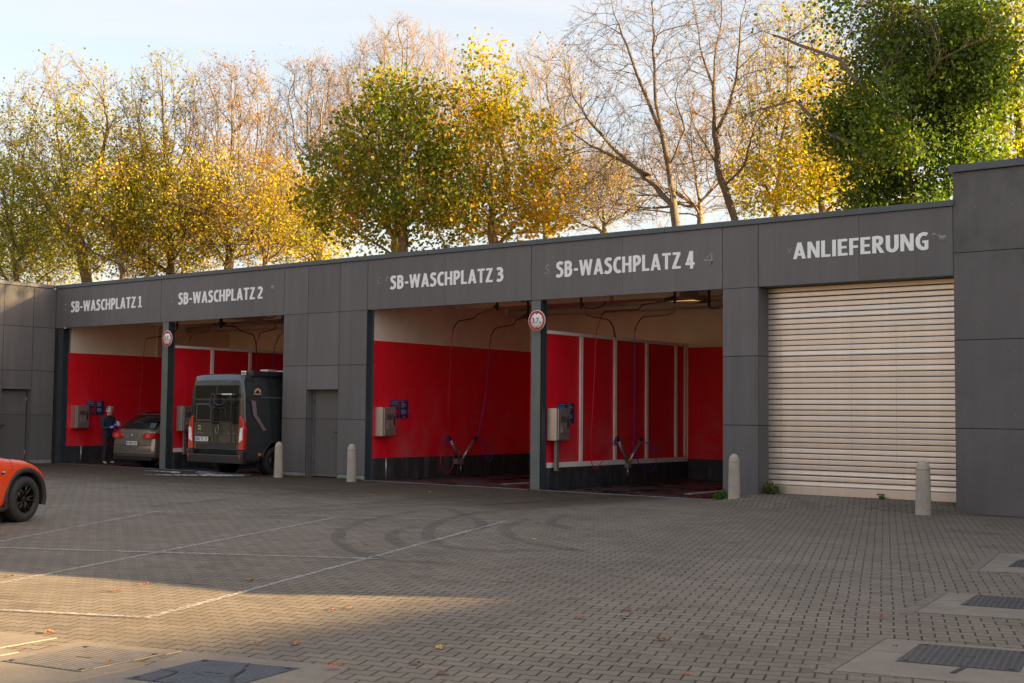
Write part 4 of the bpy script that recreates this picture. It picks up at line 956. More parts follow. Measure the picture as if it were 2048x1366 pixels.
def rg(b):
    n=10; 
    # rear screen follows the sloping tailgate
    A=[(.135,1.075,.74),(.66,1.455,.60)]
    vs_=[]
    for i in range(n+1):
        t=i/n; y=A[0][0]*(1-t)+A[1][0]*t-.035-.05*math.sin(math.pi*t); z=A[0][1]*(1-t)+A[1][1]*t+.020+.035*math.sin(math.pi*t); wd=A[0][2]*(1-t)+A[1][2]*t
        for j in range(9):
            u=-1+2*j/8; vs_.append((wd*u,y+.05*u*u,z-.01*u*u))
    b.add(vs_,[(i*9+j,i*9+j+1,(i+1)*9+j+1,(i+1)*9+j) for i in range(n) for j in range(8)],True)
one(rg,'rear_window',M_GLASS,wag)
b=MB(); WL.patch(b,[(4.2,5.15),(6.8,5.15),(6.8,6.75),(4.9,6.7)],off=.006); b.build('side_window',M_GLASS,wag)
for s_ in (1,-1):
    b=MB(); b.prism([(s_*.42,.86),(s_*.50,.80),(s_*.86,.80),(s_*.90,.88),(s_*.88,.97),(s_*.62,.97),(s_*.48,.93)],.10,Matrix(((1,0,0,0),(0,0,1,-.012),(0,1,0,0),(0,0,0,1))))
    b.box(s_*.86 if s_>0 else -.918,.918 if s_>0 else -.86,.03,.26,.82,.96)
    t_=b.build('tail_light',M_TAIL,wag,fix=True,bevel=.01)
    b=MB(); b.box(min(s_*.60,s_*.78),max(s_*.60,s_*.78),-.018,-.013,.83,.94); b.build('lens_segment',simple('tail_bright',(.85,.10,.08),.2),t_)
one(lambda b:(b.box(-.46,.46,-.02,.03,.60,.745),),'plate_recess',M_WAG,wag,bevel=.02)
plate(wag,0,-.035,.675,'M WM 4127')
one(lambda b:(b.box(-.28,.28,-.028,-.018,.61,.74),),'plate_frame',M_BLACKP,wag)
one(lambda b:(b.box(-.80,.80,-.035,.02,.385,.41),),'bumper_strip',M_CHROME,wag,bevel=.006)
one(lambda b:(b.box(-.84,.84,-.01,.25,.20,.33),),'lower_bumper',M_BLACKP,wag,bevel=.02)
def emb(b):
    M=Matrix.Translation((0,.02,.90))@Matrix.Rotation(R(90),4,'X')
    n=20;vs_=[]
    for k in range(n):
        a=2*math.pi*k/n
        for r_ in (.058,.046): vs_.append((r_*math.cos(a),-.015,.90+r_*math.sin(a)))
    b.add(vs_,[(2*k,2*k+1,(2*k+3)%(2*n),(2*k+2)%(2*n)) for k in range(n)],False)
    for a_,c_ in (((-.03,.035),(0,-.002)),((.03,.035),(0,-.002)),((-.042,.01),(-.02,-.04)),((.042,.01),(.02,-.04)),((-.02,-.04),(0,-.008)),((.02,-.04),(0,-.008))):
        b.tube([(a_[0],-.017,.90+a_[1]),(c_[0],-.017,.90+c_[1])],.006,5)
one(emb,'badge',M_CHROME,wag)
b=MB()
for s_ in (1,-1): b.tube(smooth_path([(s_*.58,.80,1.475),(s_*.60,.95,1.53),(s_*.61,2.2,1.55),(s_*.60,2.7,1.52)]),.014,8)
b.build('roof_rail',M_BLACKP,wag)
one(lambda b:(b.prism([(.55,1.475),(.78,1.50),(.80,1.47),(.60,1.44)],1.16,Matrix(((0,0,1,-.58),(1,0,0,0),(0,1,0,0),(0,0,0,1)))),),'spoiler',M_WAG,wag,fix=True,bevel=.008)
one(lambda b:(b.tube([(-.05,.12,1.09),(-.45,.20,1.12)],.010,6),),'wiper',M_BLACKP,wag)

# ---- small orange car at the left edge
mh=R(20.4)
mini=empty('compact_car',(0,0,0),mh,'orange-red compact car with black wheel arch trim at the left edge of the yard','car')
M_MINI=paint('orange_paint',(.70,.065,.018),.25,0,.0)
def mc(w,zb,z1,z2,z3,z4,rw,gw): return cs(w,zb,z1,z2,z3,z4,rw,gw)
MS=[(.00,mc(.70,.30,.45,.55,.62,.70,.5,.6)),(.08,mc(.80,.22,.5,.7,.85,.98,.60,.70)),(.30,mc(.845,.2,.5,.72,.90,1.30,.56,.68)),(.6,mc(.855,.2,.5,.72,.90,1.40,.58,.69)),(1.5,mc(.86,.2,.5,.72,.90,1.415,.60,.70)),(2.0,mc(.86,.2,.5,.70,.89,1.36,.58,.70)),
    (2.45,mc(.86,.2,.5,.70,.88,1.02,.62,.76)),(2.75,mc(.86,.2,.5,.70,.84,.925,.60,.76)),(3.2,mc(.86,.2,.5,.66,.80,.88,.56,.74)),(3.50,mc(.825,.2,.46,.60,.72,.80,.50,.68)),(3.70,mc(.76,.2,.42,.52,.62,.71,.42,.60)),(3.80,mc(.64,.24,.36,.44,.52,.58,.35,.5)),(3.83,mc(.50,.28,.34,.40,.46,.50,.3,.4))]
ML=Loft(MS,4,4); b=MB(); ML.body(b); mb=b.build('body',M_MINI,mini,fix=True); carve(mb,[(.68,.32,.365),(3.175,.32,.365)])
for f in mb.data.polygons: f.use_smooth=True
for x,y,s_ in ((.765,.68,1),(-.765,.68,-1),(.765,3.175,1),(-.765,3.175,-1)): wheel(mini,x,y,.312,.195,s_,M_RIMB,5,True)
b=MB(); ML.patch(b,[(2.4,5.15),(5.3,5.15),(4.7,6.8),(3.0,6.8)],off=.006); b.build('side_window',M_GLASS,mini)
def flare(b):
    for yc in (.68,3.175):
        for s_ in (1,-1):
            vs_=[];n=26
            for k in range(n+1):
                a=-.28+(math.pi+.56)*k/n
                for (r_,x_) in ((.362,.60),(.360,.845),(.362,.868),(.418,.872),(.428,.850)): vs_.append((s_*x_,yc+r_*math.cos(a),.32+r_*math.sin(a)))
            b.add(vs_,[(5*k+j,5*k+j+1,5*k+j+6,5*k+j+5) for k in range(n) for j in range(4)],True)
b=MB(); flare(b); each(b,'wheel_arch_trim',simple('arch_trim_black',(.022,.020,.019),.6),mini,fix=True)
def ws_(b):
    vs_=[];n=8
    for i in range(n+1):
        t=i/n; y=2.52*(1-t)+2.02*t+.012; z=1.0*(1-t)+1.35*t+.012; wd=.70*(1-t)+.56*t
        for j in range(7): u=-1+2*j/6; vs_.append((wd*u,y-.06*u*u,z))
    b.add(vs_,[(i*7+j,i*7+j+1,(i+1)*7+j+1,(i+1)*7+j) for i in range(n) for j in range(6)],True)
one(ws_,'windscreen',M_GLASS,mini)
for s_ in (1,-1):
    hl=one(lambda b:b.sphere((s_*.575,3.56,.655),.13,20,14,.8,1.0,.95),'headlight',simple('headlight_glass',(.55,.60,.66),.08,0,Coat_Weight=1.0),mini)
    one(lambda b:b.sphere((s_*.845,2.72,.685),.05,14,8,.35,1.3,.45),'side_scuttle',M_CHROME,mini)
    one(lambda b:b.sphere((s_*.852,2.70,.685),.036,12,8,.38,1.2,.45),'indicator',M_BLACKP,mini)
    one(lambda b:b.sphere((s_*.95,2.25,.98),.09,14,10,1.0,.6,.75),'mirror',M_MINI,mini)
one(lambda b:(b.box(-.86,.86,1.08,2.78,.17,.235),b.box(-.6,.6,3.70,3.835,.25,.42)),'sill_trim',M_BLACKP,mini,bevel=.02)
b=MB()
for s_ in (1,-1): b.tube([ML.at(7.35,q)*1 if s_>0 else Vector((-ML.at(7.35,q).x,ML.at(7.35,q).y,ML.at(7.35,q).z)) for q in np.linspace(4.2,7.9,14)],.0035,4)
b.build('bonnet_gap',M_BLACK,mini)
# place: front right contact patch at (-15.67,-11.03)
loc=Matrix.Rotation(mh,3,'Z')@Vector((.80,3.175,0)); mini.location=(-15.80-loc.x,-10.93-loc.y,0)

# ================================================================== person
def person():
    t=empty('person',(-30.26,.39,.006),0,'person in dark clothes, patterned cap and violet gloves holding a phone in the first bay','person')
    # facing +X; joints in metres (x forward, y = left side)
    J={'pel':(0,0,.86),'sp':(-.015,0,1.02),'ch':(-.02,0,1.20),'nk':(.005,0,1.355),'hd0':(.035,0,1.42),'hd1':(.045,0,1.50),
       'lh':(.0,.095,.80),'lk':(.03,.10,.45),'la':(-.01,.11,.09),'lt':(.14,.13,.035),
       'rh':(.0,-.095,.80),'rk':(.05,-.11,.45),'ra':(.02,-.13,.09),'rt':(.17,-.16,.035),
       'ls':(-.02,.17,1.28),'le':(.06,.20,1.03),'lw':(.31,.09,1.09),'lp':(.365,.06,1.11),
       'rs':(-.02,-.17,1.28),'re':(.03,-.21,1.01),'rw':(.30,-.10,1.05),'rp':(.355,-.07,1.07)}
    Rd={'pel':.145,'sp':.135,'ch':.150,'nk':.055,'hd0':.075,'hd1':.085,'lh':.095,'lk':.066,'la':.045,'lt':.032,'rh':.095,'rk':.066,'ra':.045,'rt':.032,
        'ls':.075,'le':.052,'lw':.036,'lp':.042,'rs':.075,'re':.052,'rw':.036,'rp':.042}
    E_=[('pel','sp'),('sp','ch'),('ch','nk'),('nk','hd0'),('hd0','hd1'),('pel','lh'),('lh','lk'),('lk','la'),('la','lt'),('pel','rh'),('rh','rk'),('rk','ra'),('ra','rt'),('ch','ls'),('ls','le'),('le','lw'),('lw','lp'),('ch','rs'),('rs','re'),('re','rw'),('rw','rp')]
    names=list(J); me=bpy.data.meshes.new('body'); me.from_pydata([J[k] for k in names],[(names.index(a),names.index(b_)) for a,b_ in E_],[])
    o=bpy.data.objects.new('body',me); COL.objects.link(o)
    sk=o.modifiers.new('s','SKIN'); sk.use_smooth_shade=True; sb=o.modifiers.new('u','SUBSURF'); sb.levels=2; sb.render_levels=2
    for i,k in enumerate(names):
        v=me.skin_vertices[0].data[i]; r_=Rd[k]; v.radius=(r_,r_*(1.0 if k not in('pel','sp','ch') else .80)); v.use_root=(k=='pel')
    bpy.context.view_layer.update()
    m2=bpy.data.meshes.new_from_object(o.evaluated_get(bpy.context.evaluated_depsgraph_get())); bpy.data.objects.remove(o)
    # head detail and hands are added to the same mesh
    ex=MB()
    ex.sphere((.05,0,1.505),.088,20,14,1.02,.86,1.22); ex.sphere((.135,0,1.485),.014,8,6,1.2,.8,1.4)
    for s_ in (1,-1): ex.sphere((.035,s_*.078,1.49),.02,8,6,.8,.4,1.4)
    ex.sphere((.115,0,1.445),.022,8,6,.8,1.3,.6)
    for s_,wp in ((1,J['lp']),(-1,J['rp'])):
        wp=Vector(wp)
        for k,(dy,l,cz) in enumerate(((-.028,.062,.0),(-.010,.072,.008),(.009,.068,.006),(.027,.054,-.004))):
            p0=wp+Vector((.02,dy,.01)); p1=p0+Vector((l*.5,0,.018+cz)); p2=p1+Vector((l*.32,-s_*.004,.028)); p3=p2+Vector((-.004,-s_*.006,.020))
            ex.tube([p0,p1,p2,p3],[.010,.009,.008,.005],7)
        p0=wp+Vector((.0,-s_*.03,.005)); ex.tube([p0,p0+Vector((.03,-s_*.02,.02)),p0+Vector((.055,-s_*.018,.035))],[.012,.010,.006],7)
    tmp=ex.build('x',M_BLACK); bm=bmesh.new(); bm.from_mesh(m2); bm.from_mesh(tmp.data); bpy.data.objects.remove(tmp)
    mats=[simple('jacket_navy',(.012,.018,.035),.8,0,var=.25,scale=8,bump=.3,bscale=14),simple('trousers_dark',(.018,.016,.017),.85,0,var=.25,scale=8,bump=.3,bscale=14),simple('skin',(.42,.24,.17),.55),simple('violet_glove',(.32,.30,.85),.5),simple('shoe_dark',(.03,.03,.03),.6),simple('shoe_accent',(.45,.36,.22),.6)]
    for f in bm.faces:
        c=f.calc_center_median(); f.smooth=True
        if c.z>1.375: k=2
        elif c.x>.285 and c.z>.95: k=3
        elif c.z>.88 or (c.z>.84 and abs(c.y)<.3): k=0
        elif c.z>.10: k=1
        else: k=5 if (c.z>.055 and c.x>.03) else 4
        f.material_index=k
    bmesh.ops.recalc_face_normals(bm,faces=bm.faces)
    m2.materials.clear()
    for q in mats: m2.materials.append(q)
    bm.to_mesh(m2); bm.free()
    o=bpy.data.objects.new('body',m2); COL.objects.link(o); o.parent=t
    def cap(b):
        prof=[(.095,1.515),(.098,1.54),(.094,1.58),(.075,1.615),(.04,1.632),(1e-4,1.637)]
        b.lathe(prof,24,Matrix.Translation((.043,0,0)))
        b.prism([(.12,-.07),(.175,-.05),(.19,0),(.175,.05),(.12,.07)],.008,Matrix.Translation((0,0,1.525)))
    g=NG('patterned_cap'); vv=g.n('TexVoronoi'); vv.inputs['Scale'].default_value=26; g.put(vv.inputs['Vector'],g.coord('Object')); g.set(g.ramp(vv.outputs['Color'],[(.0,(.02,.02,.02)),(.45,(.05,.05,.04)),(.55,(.45,.43,.38)),(1,(.6,.58,.52))],'CONSTANT'),.8)
    one(cap,'cap',g.m,t)
    one(lambda b:b.lathe([(.094,1.478),(.100,1.482),(.101,1.516),(.094,1.52)],24,Matrix.Translation((.043,0,0))),'cap_band',simple('cap_band',(.62,.58,.52),.8),t)
    one(lambda b:(b.sphere((.14,.032,1.500),.006,6,4),b.sphere((.14,-.032,1.500),.006,6,4)),'eyes',M_BLACKP,t)
    return t
person()
ph=empty('phone',(-30.26+.455,.39-.01,1.165),0,'pale phone held up in violet-gloved hands','phone')
M_=Matrix.Rotation(R(-35),4,'Y')
one(lambda b:(b.box(-.005,.005,-.037,.037,-.075,.075,M_),),'case',simple('phone_case',(.55,.52,.60),.3),ph,bevel=.002)
one(lambda b:(b.box(-.0065,-.0055,-.033,.033,-.068,.068,M_),),'screen',simple('phone_screen',(.30,.32,.45),.1),ph)

# ================================================================== bollards
def bollard(x,y,h,r,label,lean=0):
    t=empty('bollard',(x,y,gh(x,y)-.02),0,label,'bollard','round-topped concrete bollards before the facade')
    r2=r*.88; prof=[(r*1.02,-.2),(r*1.02,0),(r,.03),(r2,h-.135),(r2*.985,h-.128),(r2*1.02,h-.120)]+[(r2*1.0*math.cos(a),h-.115+.135*math.sin(a)) for a in [R(q) for q in (0,15,30,45,60,75,88)]]+[(1e-4,h+.02)]
    o=one(lambda b:b.lathe(prof,40),'post',M_BOLL,t)
    def ringf(b): b.lathe([(r2+.001,h-.130),(r2+.0025,h-.126),(r2+.001,h-.121)],40)
    one(ringf,'groove',simple('bollard_groove',(.20,.175,.15),.9),t)
    o.rotation_euler=(lean,0,0); return t
bollard(-22.19,-.55,.835,.105,'concrete bollard beside the rear wheel of the dark van')
bollard(-19.80,-.55,.84,.108,'weathered concrete bollard between the grey door and the third wash bay')
bollard(-10.36,-.55,.78,.108,'concrete bollard with a green weed at its foot left of the roller shutter')
bollard(-6.98,-.62,.86,.125,'stout concrete bollard in front of the right half of the roller shutter')

# ================================================================== covers and slabs in the paving
def slabs(name,quads,label,z=.005,mat=None,crack=()):
    b=MB()
    for q in quads:
        n=len(q); vs_=[(x,y,z) for x,y in q]+[(x,y,z-.06) for x,y in q]
        b.add(vs_,[tuple(range(n))]+[(i,i+n,(i+1)%n+n,(i+1)%n) for i in range(n)],False)
    o=b.build(name,mat or M_SLAB,fix=True); return tag(o,kind='structure')
M_BORD=conc('border_setts',(.185,.158,.135)); M_IRON=None
def iron(name,base,rib):
    g=NG(name); c=g.coord('Object'); wv=g.n('TexWave',wave_type='BANDS',bands_direction='X',wave_profile='SIN'); wv.inputs['Scale'].default_value=rib; wv.inputs['Distortion'].default_value=.0; g.put(wv.inputs['Vector'],c)
    w2=g.n('TexWave',wave_type='BANDS',bands_direction='Y'); w2.inputs['Scale'].default_value=rib*1.4; g.put(w2.inputs['Vector'],c)
    h=g.M('ADD',g.mr(wv.outputs[1],.35,.65,0,1),g.M('MULTIPLY',w2.outputs[1],.25)); n=g.noise(8,4,.6,c)
    g.set(g.hsv((*base,1),g.M('ADD',g.mr(n,.3,.7,.75,1.2),g.M('MULTIPLY',g.M('SUBTRACT',h,.6),.5))),.48,.35); g.bump(h,.9,.006); return g.m
M_IRON=iron('cast_iron',(.060,.055,.056),7.0); M_IRON2=iron('checker_iron',(.055,.062,.080),8)
def lerp2(q,s_,t_):
    a,b_,c,d=[Vector(x) for x in q]; return (a*(1-s_)+d*s_)*(1-t_)+(b_*(1-s_)+c*s_)*t_
def cover(q,label,mat,rz,crackpl=None):
    cx=sum(x for x,y in q)/4; cy=sum(y for x,y in q)/4
    t=empty('access_cover',(cx,cy,.0052),rz,label,'access cover','iron access covers set in concrete slabs')
    MI=Matrix.Rotation(-rz,2)
    L=[MI@Vector((x-cx,y-cy)) for x,y in q]
    def quad(b,k,z0,z1):
        p=[v*k for v in L]; b.add([(v.x,v.y,z0) for v in p]+[(v.x,v.y,z1) for v in p],[(4,5,6,7),(0,1,5,4),(1,2,6,5),(2,3,7,6),(3,0,4,7)],False)
    one(lambda b:quad(b,1.0,-.02,.0015),'frame',simple('cover_frame',(.05,.05,.055),.5,.4),t,fix=True)
    one(lambda b:quad(b,.965,-.01,.004),'lid',mat,t,fix=True,bevel=.002)
    def keys(b):
        for v in L:
            p=v*.86; b.lathe([(.020,.0055),(1e-4,.0057)],12,Matrix.Translation((p.x,p.y,0)))
        b.box(-.06,.06,-.006,.006,.0045,.0055)
    one(keys,'lifting_hole',M_BLACK,t)
    return t
# right-hand group A (nearest), B, C
A_s=[(-3.123,-13.183),(-3.285,-11.903),(-1.55,-11.46),(-1.40,-12.76)]
B_s=[(-3.542,-10.604),(-3.714,-9.325),(-2.0,-8.72),(-1.84,-10.05)]
C_s=[(-3.995,-7.53),(-4.33,-5.66),(-2.6,-5.3),(-2.3,-7.1)]
def gap_split(q,s0=None,t0=.5,w_=.006):
    out=[]
    for (ta,tb) in ((0,t0-w_),(t0+w_,1)):
        out.append([tuple(lerp2(q,0,ta)),tuple(lerp2(q,0,tb)),tuple(lerp2(q,1,tb)),tuple(lerp2(q,1,ta))])
    return out
def swap(q): return q
for q,nm in ((A_s,'concrete_slab'),(B_s,'concrete_slab'),(C_s,'concrete_slab')): slabs(nm,gap_split(q,t0=.62),None)
for q in (A_s,B_s,C_s):
    a_,b_=Vector(q[0]),Vector(q[1]); d=(b_-a_).normalized(); nrm=Vector((-d.y,d.x)); L_=(b_-a_).length+.16; n=9; qs=[]
    for k in range(n):
        p0=a_-d*.10+nrm*.012+d*(L_*k/n+.004); p1=a_-d*.10+nrm*.012+d*(L_*(k+1)/n-.004)
        qs.append([tuple(p0),tuple(p1),tuple(p1+nrm*.092),tuple(p0+nrm*.092)])
    slabs('border_stones',qs,None,z=.004,mat=M_BORD)
cover([(-2.941,-12.664),(-3.035,-11.942),(-2.34,-11.765),(-2.23,-12.50)],'ribbed iron cover in the nearest slab at the right edge of the yard',M_IRON,R(11))
cover([(-3.398,-9.985),(-3.476,-9.287),(-2.80,-9.12),(-2.72,-9.83)],'ribbed iron cover in the middle slab at the right edge of the yard',M_IRON,R(11))
cover([(-3.88,-6.95),(-3.97,-6.2),(-3.3,-6.02),(-3.2,-6.78)],'ribbed iron cover in the farthest slab at the right edge of the yard',M_IRON,R(11))
one_=one(lambda b:(b.box(-2.55,-2.52,-12.80,-12.585,.0082,.0095),),'slab_gap',M_BLACK); tag(one_,kind='structure')
# left group: two covers in slabs at the bottom edge
slabs('concrete_slab',[[(-7.40,-15.56),(-6.62,-15.335),(-6.60,-15.80),(-7.33,-15.98)] ,[(-7.36,-15.99),(-6.43,-15.76),(-6.30,-16.9),(-7.24,-16.9)],[(-6.60,-15.33),(-5.44,-15.015),(-5.25,-15.41),(-5.05,-16.9),(-6.28,-16.9),(-6.41,-15.76)]],None)
slabs('concrete_slab',[[(-9.6,-16.05),(-7.64,-15.585),(-7.60,-16.03),(-9.5,-16.5)],[(-9.5,-16.506),(-7.60,-16.036),(-7.38,-16.02),(-7.26,-16.9),(-9.4,-16.9)]],None)
cover([(-7.184,-16.262),(-7.23,-15.631),(-6.601,-15.474),(-6.535,-16.13)],'sunlit ribbed iron cover nearest the lower left corner',iron('cast_iron_light',(.20,.165,.13),7),R(14))
cover([(-6.187,-16.077),(-6.291,-15.428),(-5.639,-15.226),(-5.53,-15.90)],'cracked dark checkered iron cover at the bottom edge',M_IRON2,R(14))
def cracks(b):
    strip(b,[(-6.235,-15.80),(-6.10,-15.77),(-6.05,-15.86),(-5.99,-16.05)],.014,.0145)
    strip(b,[(-5.97,-15.33),(-5.90,-15.43),(-5.83,-15.50),(-5.74,-15.66),(-5.55,-15.82)],[.006,.008,.018,.022,.02],.0150)
    strip(b,[(-6.02,-15.72),(-5.9,-15.74),(-5.74,-15.66)],.006,.0148)
tag(one(cracks,'cover_cracks',M_BLACK),kind='structure')

# ================================================================== foam, leaves, weeds
def foam_mat():
    g=NG('foam'); f=g.noise(5,5,.7,g.coord('Object',scale=(1,2.5,1))); k=g.mr(f,.44,.54,0,.95)
    tr=g.n('BsdfTransparent'); ms=g.n('MixShader'); g.set((.75,.78,.82),.35)
    g.put(ms.inputs[0],k); g.t.links.new(tr.outputs[0],ms.inputs[1]); g.t.links.new(g.b.outputs[0],ms.inputs[2]); g.t.links.new(ms.outputs[0],g.out.inputs[0]); return g.m
b=MB()
for pts,wd,z_ in (([(-25.3,-.35),(-24.5,-.7),(-23.6,-.9),(-22.95,-.7)],[.1,.7,1.0,.2],.031),([(-24.7,-2.5),(-24.0,-1.9),(-23.2,-1.4),(-22.7,-1.0)],[.05,.45,.6,.2],.035),([(-26.4,-1.2),(-25.5,-1.1),(-24.7,-1.5)],[.05,.4,.1],.033)):
    P=smooth_path([(x,y,0) for x,y in pts],6); W=np.interp(np.linspace(0,len(wd)-1,len(P)),range(len(wd)),wd); strip(b,P,list(W),z_)
fo=b.build('foam_puddle',foam_mat()); tag(fo,'pale soapy foam running over the paving behind the dark van','foam',None,'stuff')

def leaf_mat(name,stops,tr=.35):
    g=NG(name); isl=g.island(); n=g.noise(.55,3,.6,g.pos()); f=g.M('ADD',g.M('MULTIPLY',isl,.55),g.M('MULTIPLY',g.M('SUBTRACT',n,.28),1.0),clamp=True)
    c=g.ramp(f,stops); g.set(c,.6); g.b.inputs['Specular IOR Level'].default_value=.25
    t=g.n('BsdfTranslucent'); g.put(t.inputs[0],g.hsv(c,1.5,1.15)); ms=g.n('MixShader'); ms.inputs[0].default_value=tr
    g.t.links.new(g.b.outputs[0],ms.inputs[1]); g.t.links.new(t.outputs[0],ms.inputs[2]); g.t.links.new(ms.outputs[0],g.out.inputs[0]); return g.m
M_FALL=[simple('fallen_leaf_orange',(.36,.11,.03),.6,0,var=.3,scale=20),simple('fallen_leaf_brown',(.17,.07,.03),.7,0,var=.3,scale=20),simple('fallen_leaf_yellow',(.42,.27,.07),.6,0,var=.3,scale=20)]
random.seed(11)
def mapleaf():
    b=MB(); n=15; vs_=[(0,0,.012)]
    for k in range(n):
        a=2*math.pi*k/n; r_=.055*(1.0 if k%3==0 else .62 if k%3==1 else .55)*(1.0+.15*math.cos(a)); vs_.append((r_*math.cos(a),r_*math.sin(a),.004+.022*random.random()))
    b.add(vs_,[(0,k+1,(k+1)%n+1) for k in range(n)],False); b.tube([(-.02,0,.008),(-.07,.005,.004),(-.10,.015,.012)],.0016,4); return b
protos=[]
lab={0:('orange','orange maple leaf lying on the grey paving'),1:('brown','brown curled leaf lying on the grey paving'),2:('yellow','yellow leaf lying on the grey paving')}
big=[(1160,1238,0),(1248,1237,1),(1790,1300,1),(1762,1237,0),(515,1290,1),(668,1341,0),(590,1290,0),(20,1155,0),(290,1170,0),(235,1184,0),(98,1268,0),(665,1222,0),(700,1218,0),(218,1330,1),(1410,1274,1),(1374,1350,0),(880,1298,2),(885,1350,1),(1010,1165,1),(1070,1080,2),(1240,1064,0),(1190,1053,2),(1175,1072,1),(1075,1047,1),(1410,1052,2),(1255,1222,1),
     (555,1045,0),(730,1092,1),(372,1060,0),(415,1040,0),(500,1162,0),(620,977,0),(650,980,1),(690,975,1),(740,990,0),(975,992,0),(1033,1010,0),(1055,1003,1),(700,1010,1),(660,970,1),(200,988,1),(150,945,1),(108,1003,1),(330,977,1),(1150,1020,1),(540,995,1),(820,1000,1),(465,985,1),(1985,1092,0),(2010,1151,1),(1480,1015,2),(830,1330,1),(1322,1282,1),(440,1000,1),(590,1005,1),(860,985,0),(910,978,1),(270,955,1)]
for i,(px,py,k) in enumerate(big):
    P=atZ(px,py); 
    if i<6: 
        o=mapleaf().build('fallen_leaf',M_FALL[k]); protos.append(o)
    else:
        o=protos[i%6].copy(); o.data=protos[i%6].data; COL.objects.link(o)
        if i%6!=0 and o.data.materials[0]!=M_FALL[k]:
            o.data=o.data.copy(); o.data.materials[0]=M_FALL[k]
    o.location=(P.x,P.y,gh(P.x,P.y)+.006+(.016 if (px<670 and py>1300) or px>1700 else 0)); o.rotation_euler=(random.uniform(-.1,.1),random.uniform(-.1,.1),random.random()*6.28); s_=random.uniform(.45,.85); o.scale=(s_,s_,s_)
    kk=M_FALL.index(o.data.materials[0]); tag(o,lab[kk][1],'leaf','fallen '+lab[kk][0]+' leaves on the paving')
M_WEED=leaf_mat('weed_leaves',[(0,(.035,.10,.015)),(.6,(.06,.16,.02)),(1,(.12,.20,.03))],.3)
M_WEED2=leaf_mat('weed_leaves_dry',[(0,(.05,.09,.02)),(.55,(.10,.12,.03)),(1,(.30,.12,.03))],.3)
def tuft(x,y,rad,h,n,mat,label,name='weed',seed=1,blade=False,stuff=False,lx=None):
    rnd=random.Random(seed); b=MB()
    for k in range(n):
        a=rnd.random()*6.28; r_=rad*rnd.random()**.5
        cx=(lx*(rnd.random()-.5) if lx else r_*math.cos(a)); cy=(r_*math.sin(a))*(1 if not lx else 1)
        z0=gh(x+cx,y+cy)
        if blade or lx:
            d=Vector((rnd.uniform(-.5,.5),rnd.uniform(-.5,.5),1)).normalized()*h*rnd.uniform(.4,1.1); p=Vector((cx,cy,z0)); s_=Vector((rnd.uniform(-1,1),rnd.uniform(-1,1),0)).normalized()*.006
            b.add([p-s_,p+s_,p+d*.6+Vector((0,0,.0)),p+d],[(0,1,2),(0,2,3)],False)
        else:
            c=Vector((cx,cy,z0+h*rnd.random()*(1-.5*r_/rad)+.01)); w_=.022*rnd.uniform(.6,1.4); u=Vector((rnd.gauss(0,1),rnd.gauss(0,1),rnd.gauss(0,.6))).normalized(); v=u.orthogonal().normalized()*w_*.6; u=u*w_
            b.add([c-u,c+v,c+u,c-v],[(0,1,2,3)],False)
            if k%6==0: b.tube([(cx*.4,cy*.4,z0),c],.002,3)
    o=b.build(name,mat); o.location=(x,y,0); tag(o,label,'weed' if not stuff else 'grass',None,'stuff' if stuff else None); return o
tuft(-10.68,-.42,.16,.20,220,M_WEED,'small bright green weed left of the bollard by the fourth bay',seed=3)
tuft(-10.02,.18,.16,.24,260,M_WEED2,'small reddish green weed in the corner left of the roller shutter',seed=4)
tuft(-8.0,.27,.05,.05,60,M_WEED,'tiny green weed at the foot of the roller shutter near its centre',seed=5)
for x,y,lx,n,s_ in ((-22.25,-.06,1.0,900,6),(-20.35,-.08,.75,500,7)):
    tuft(x,y,.10,.055,n,M_WEED,'short green grass and moss along the foot of the grey wall','grass_strip',s_,True,True,lx)
b_=tuft(-32.25,-1.2,.5,.10,1500,M_WEED,'short green grass in front of the grey door of the side wing','grass_strip',9,True,True,.35); b_.scale=(1,1,1)

# ================================================================== trees behind the building
def bark(name,col):
    g=NG(name); c=g.coord('Object',scale=(6,6,1.2)); n=g.noise(3,5,.65,c); m_=g.noise(.9,3,.6,g.coord('Object'))
    g.set(g.mix(g.mr(m_,.5,.7,0,.5),g.hsv((*col,1),g.mr(n,.3,.7,.6,1.4)),(.10,.11,.05)),.9); g.bump(n,.6,.02); return g.m
M_BARK=bark('bark_brown',(.155,.108,.075)); M_BARKT=bark('bark_tan',(.165,.112,.068)); M_BARKD=bark('bark_dark',(.10,.072,.050))
L_GY=leaf_mat('leaves_green_yellow',[(0,(.07,.12,.014)),(.35,(.17,.21,.02)),(.6,(.36,.33,.028)),(.85,(.56,.42,.04)),(1,(.50,.26,.05))],.5)
L_YEL=leaf_mat('leaves_yellow',[(0,(.09,.13,.014)),(.3,(.20,.22,.02)),(.55,(.42,.33,.022)),(.85,(.56,.34,.022)),(1,(.42,.18,.02))],.52)
L_BRN=leaf_mat('leaves_brown',[(0,(.18,.09,.035)),(.5,(.32,.17,.055)),(1,(.46,.28,.07))],.4)
L_MAP=leaf_mat('leaves_maple_green',[(0,(.045,.090,.012)),(.40,(.11,.16,.018)),(.56,(.20,.21,.022)),(.70,(.38,.27,.03)),(.86,(.50,.24,.035)),(1,(.42,.13,.05))],.5)
L_MAPO=leaf_mat('leaves_maple_orange',[(0,(.07,.12,.012)),(.38,(.18,.20,.018)),(.56,(.48,.33,.025)),(.78,(.62,.32,.025)),(1,(.42,.14,.02))],.46)
L_IVY=leaf_mat('leaves_ivy',[(0,(.030,.055,.014)),(.4,(.060,.105,.020)),(.7,(.12,.17,.022)),(.9,(.26,.25,.03)),(1,(.40,.30,.03))],.42)

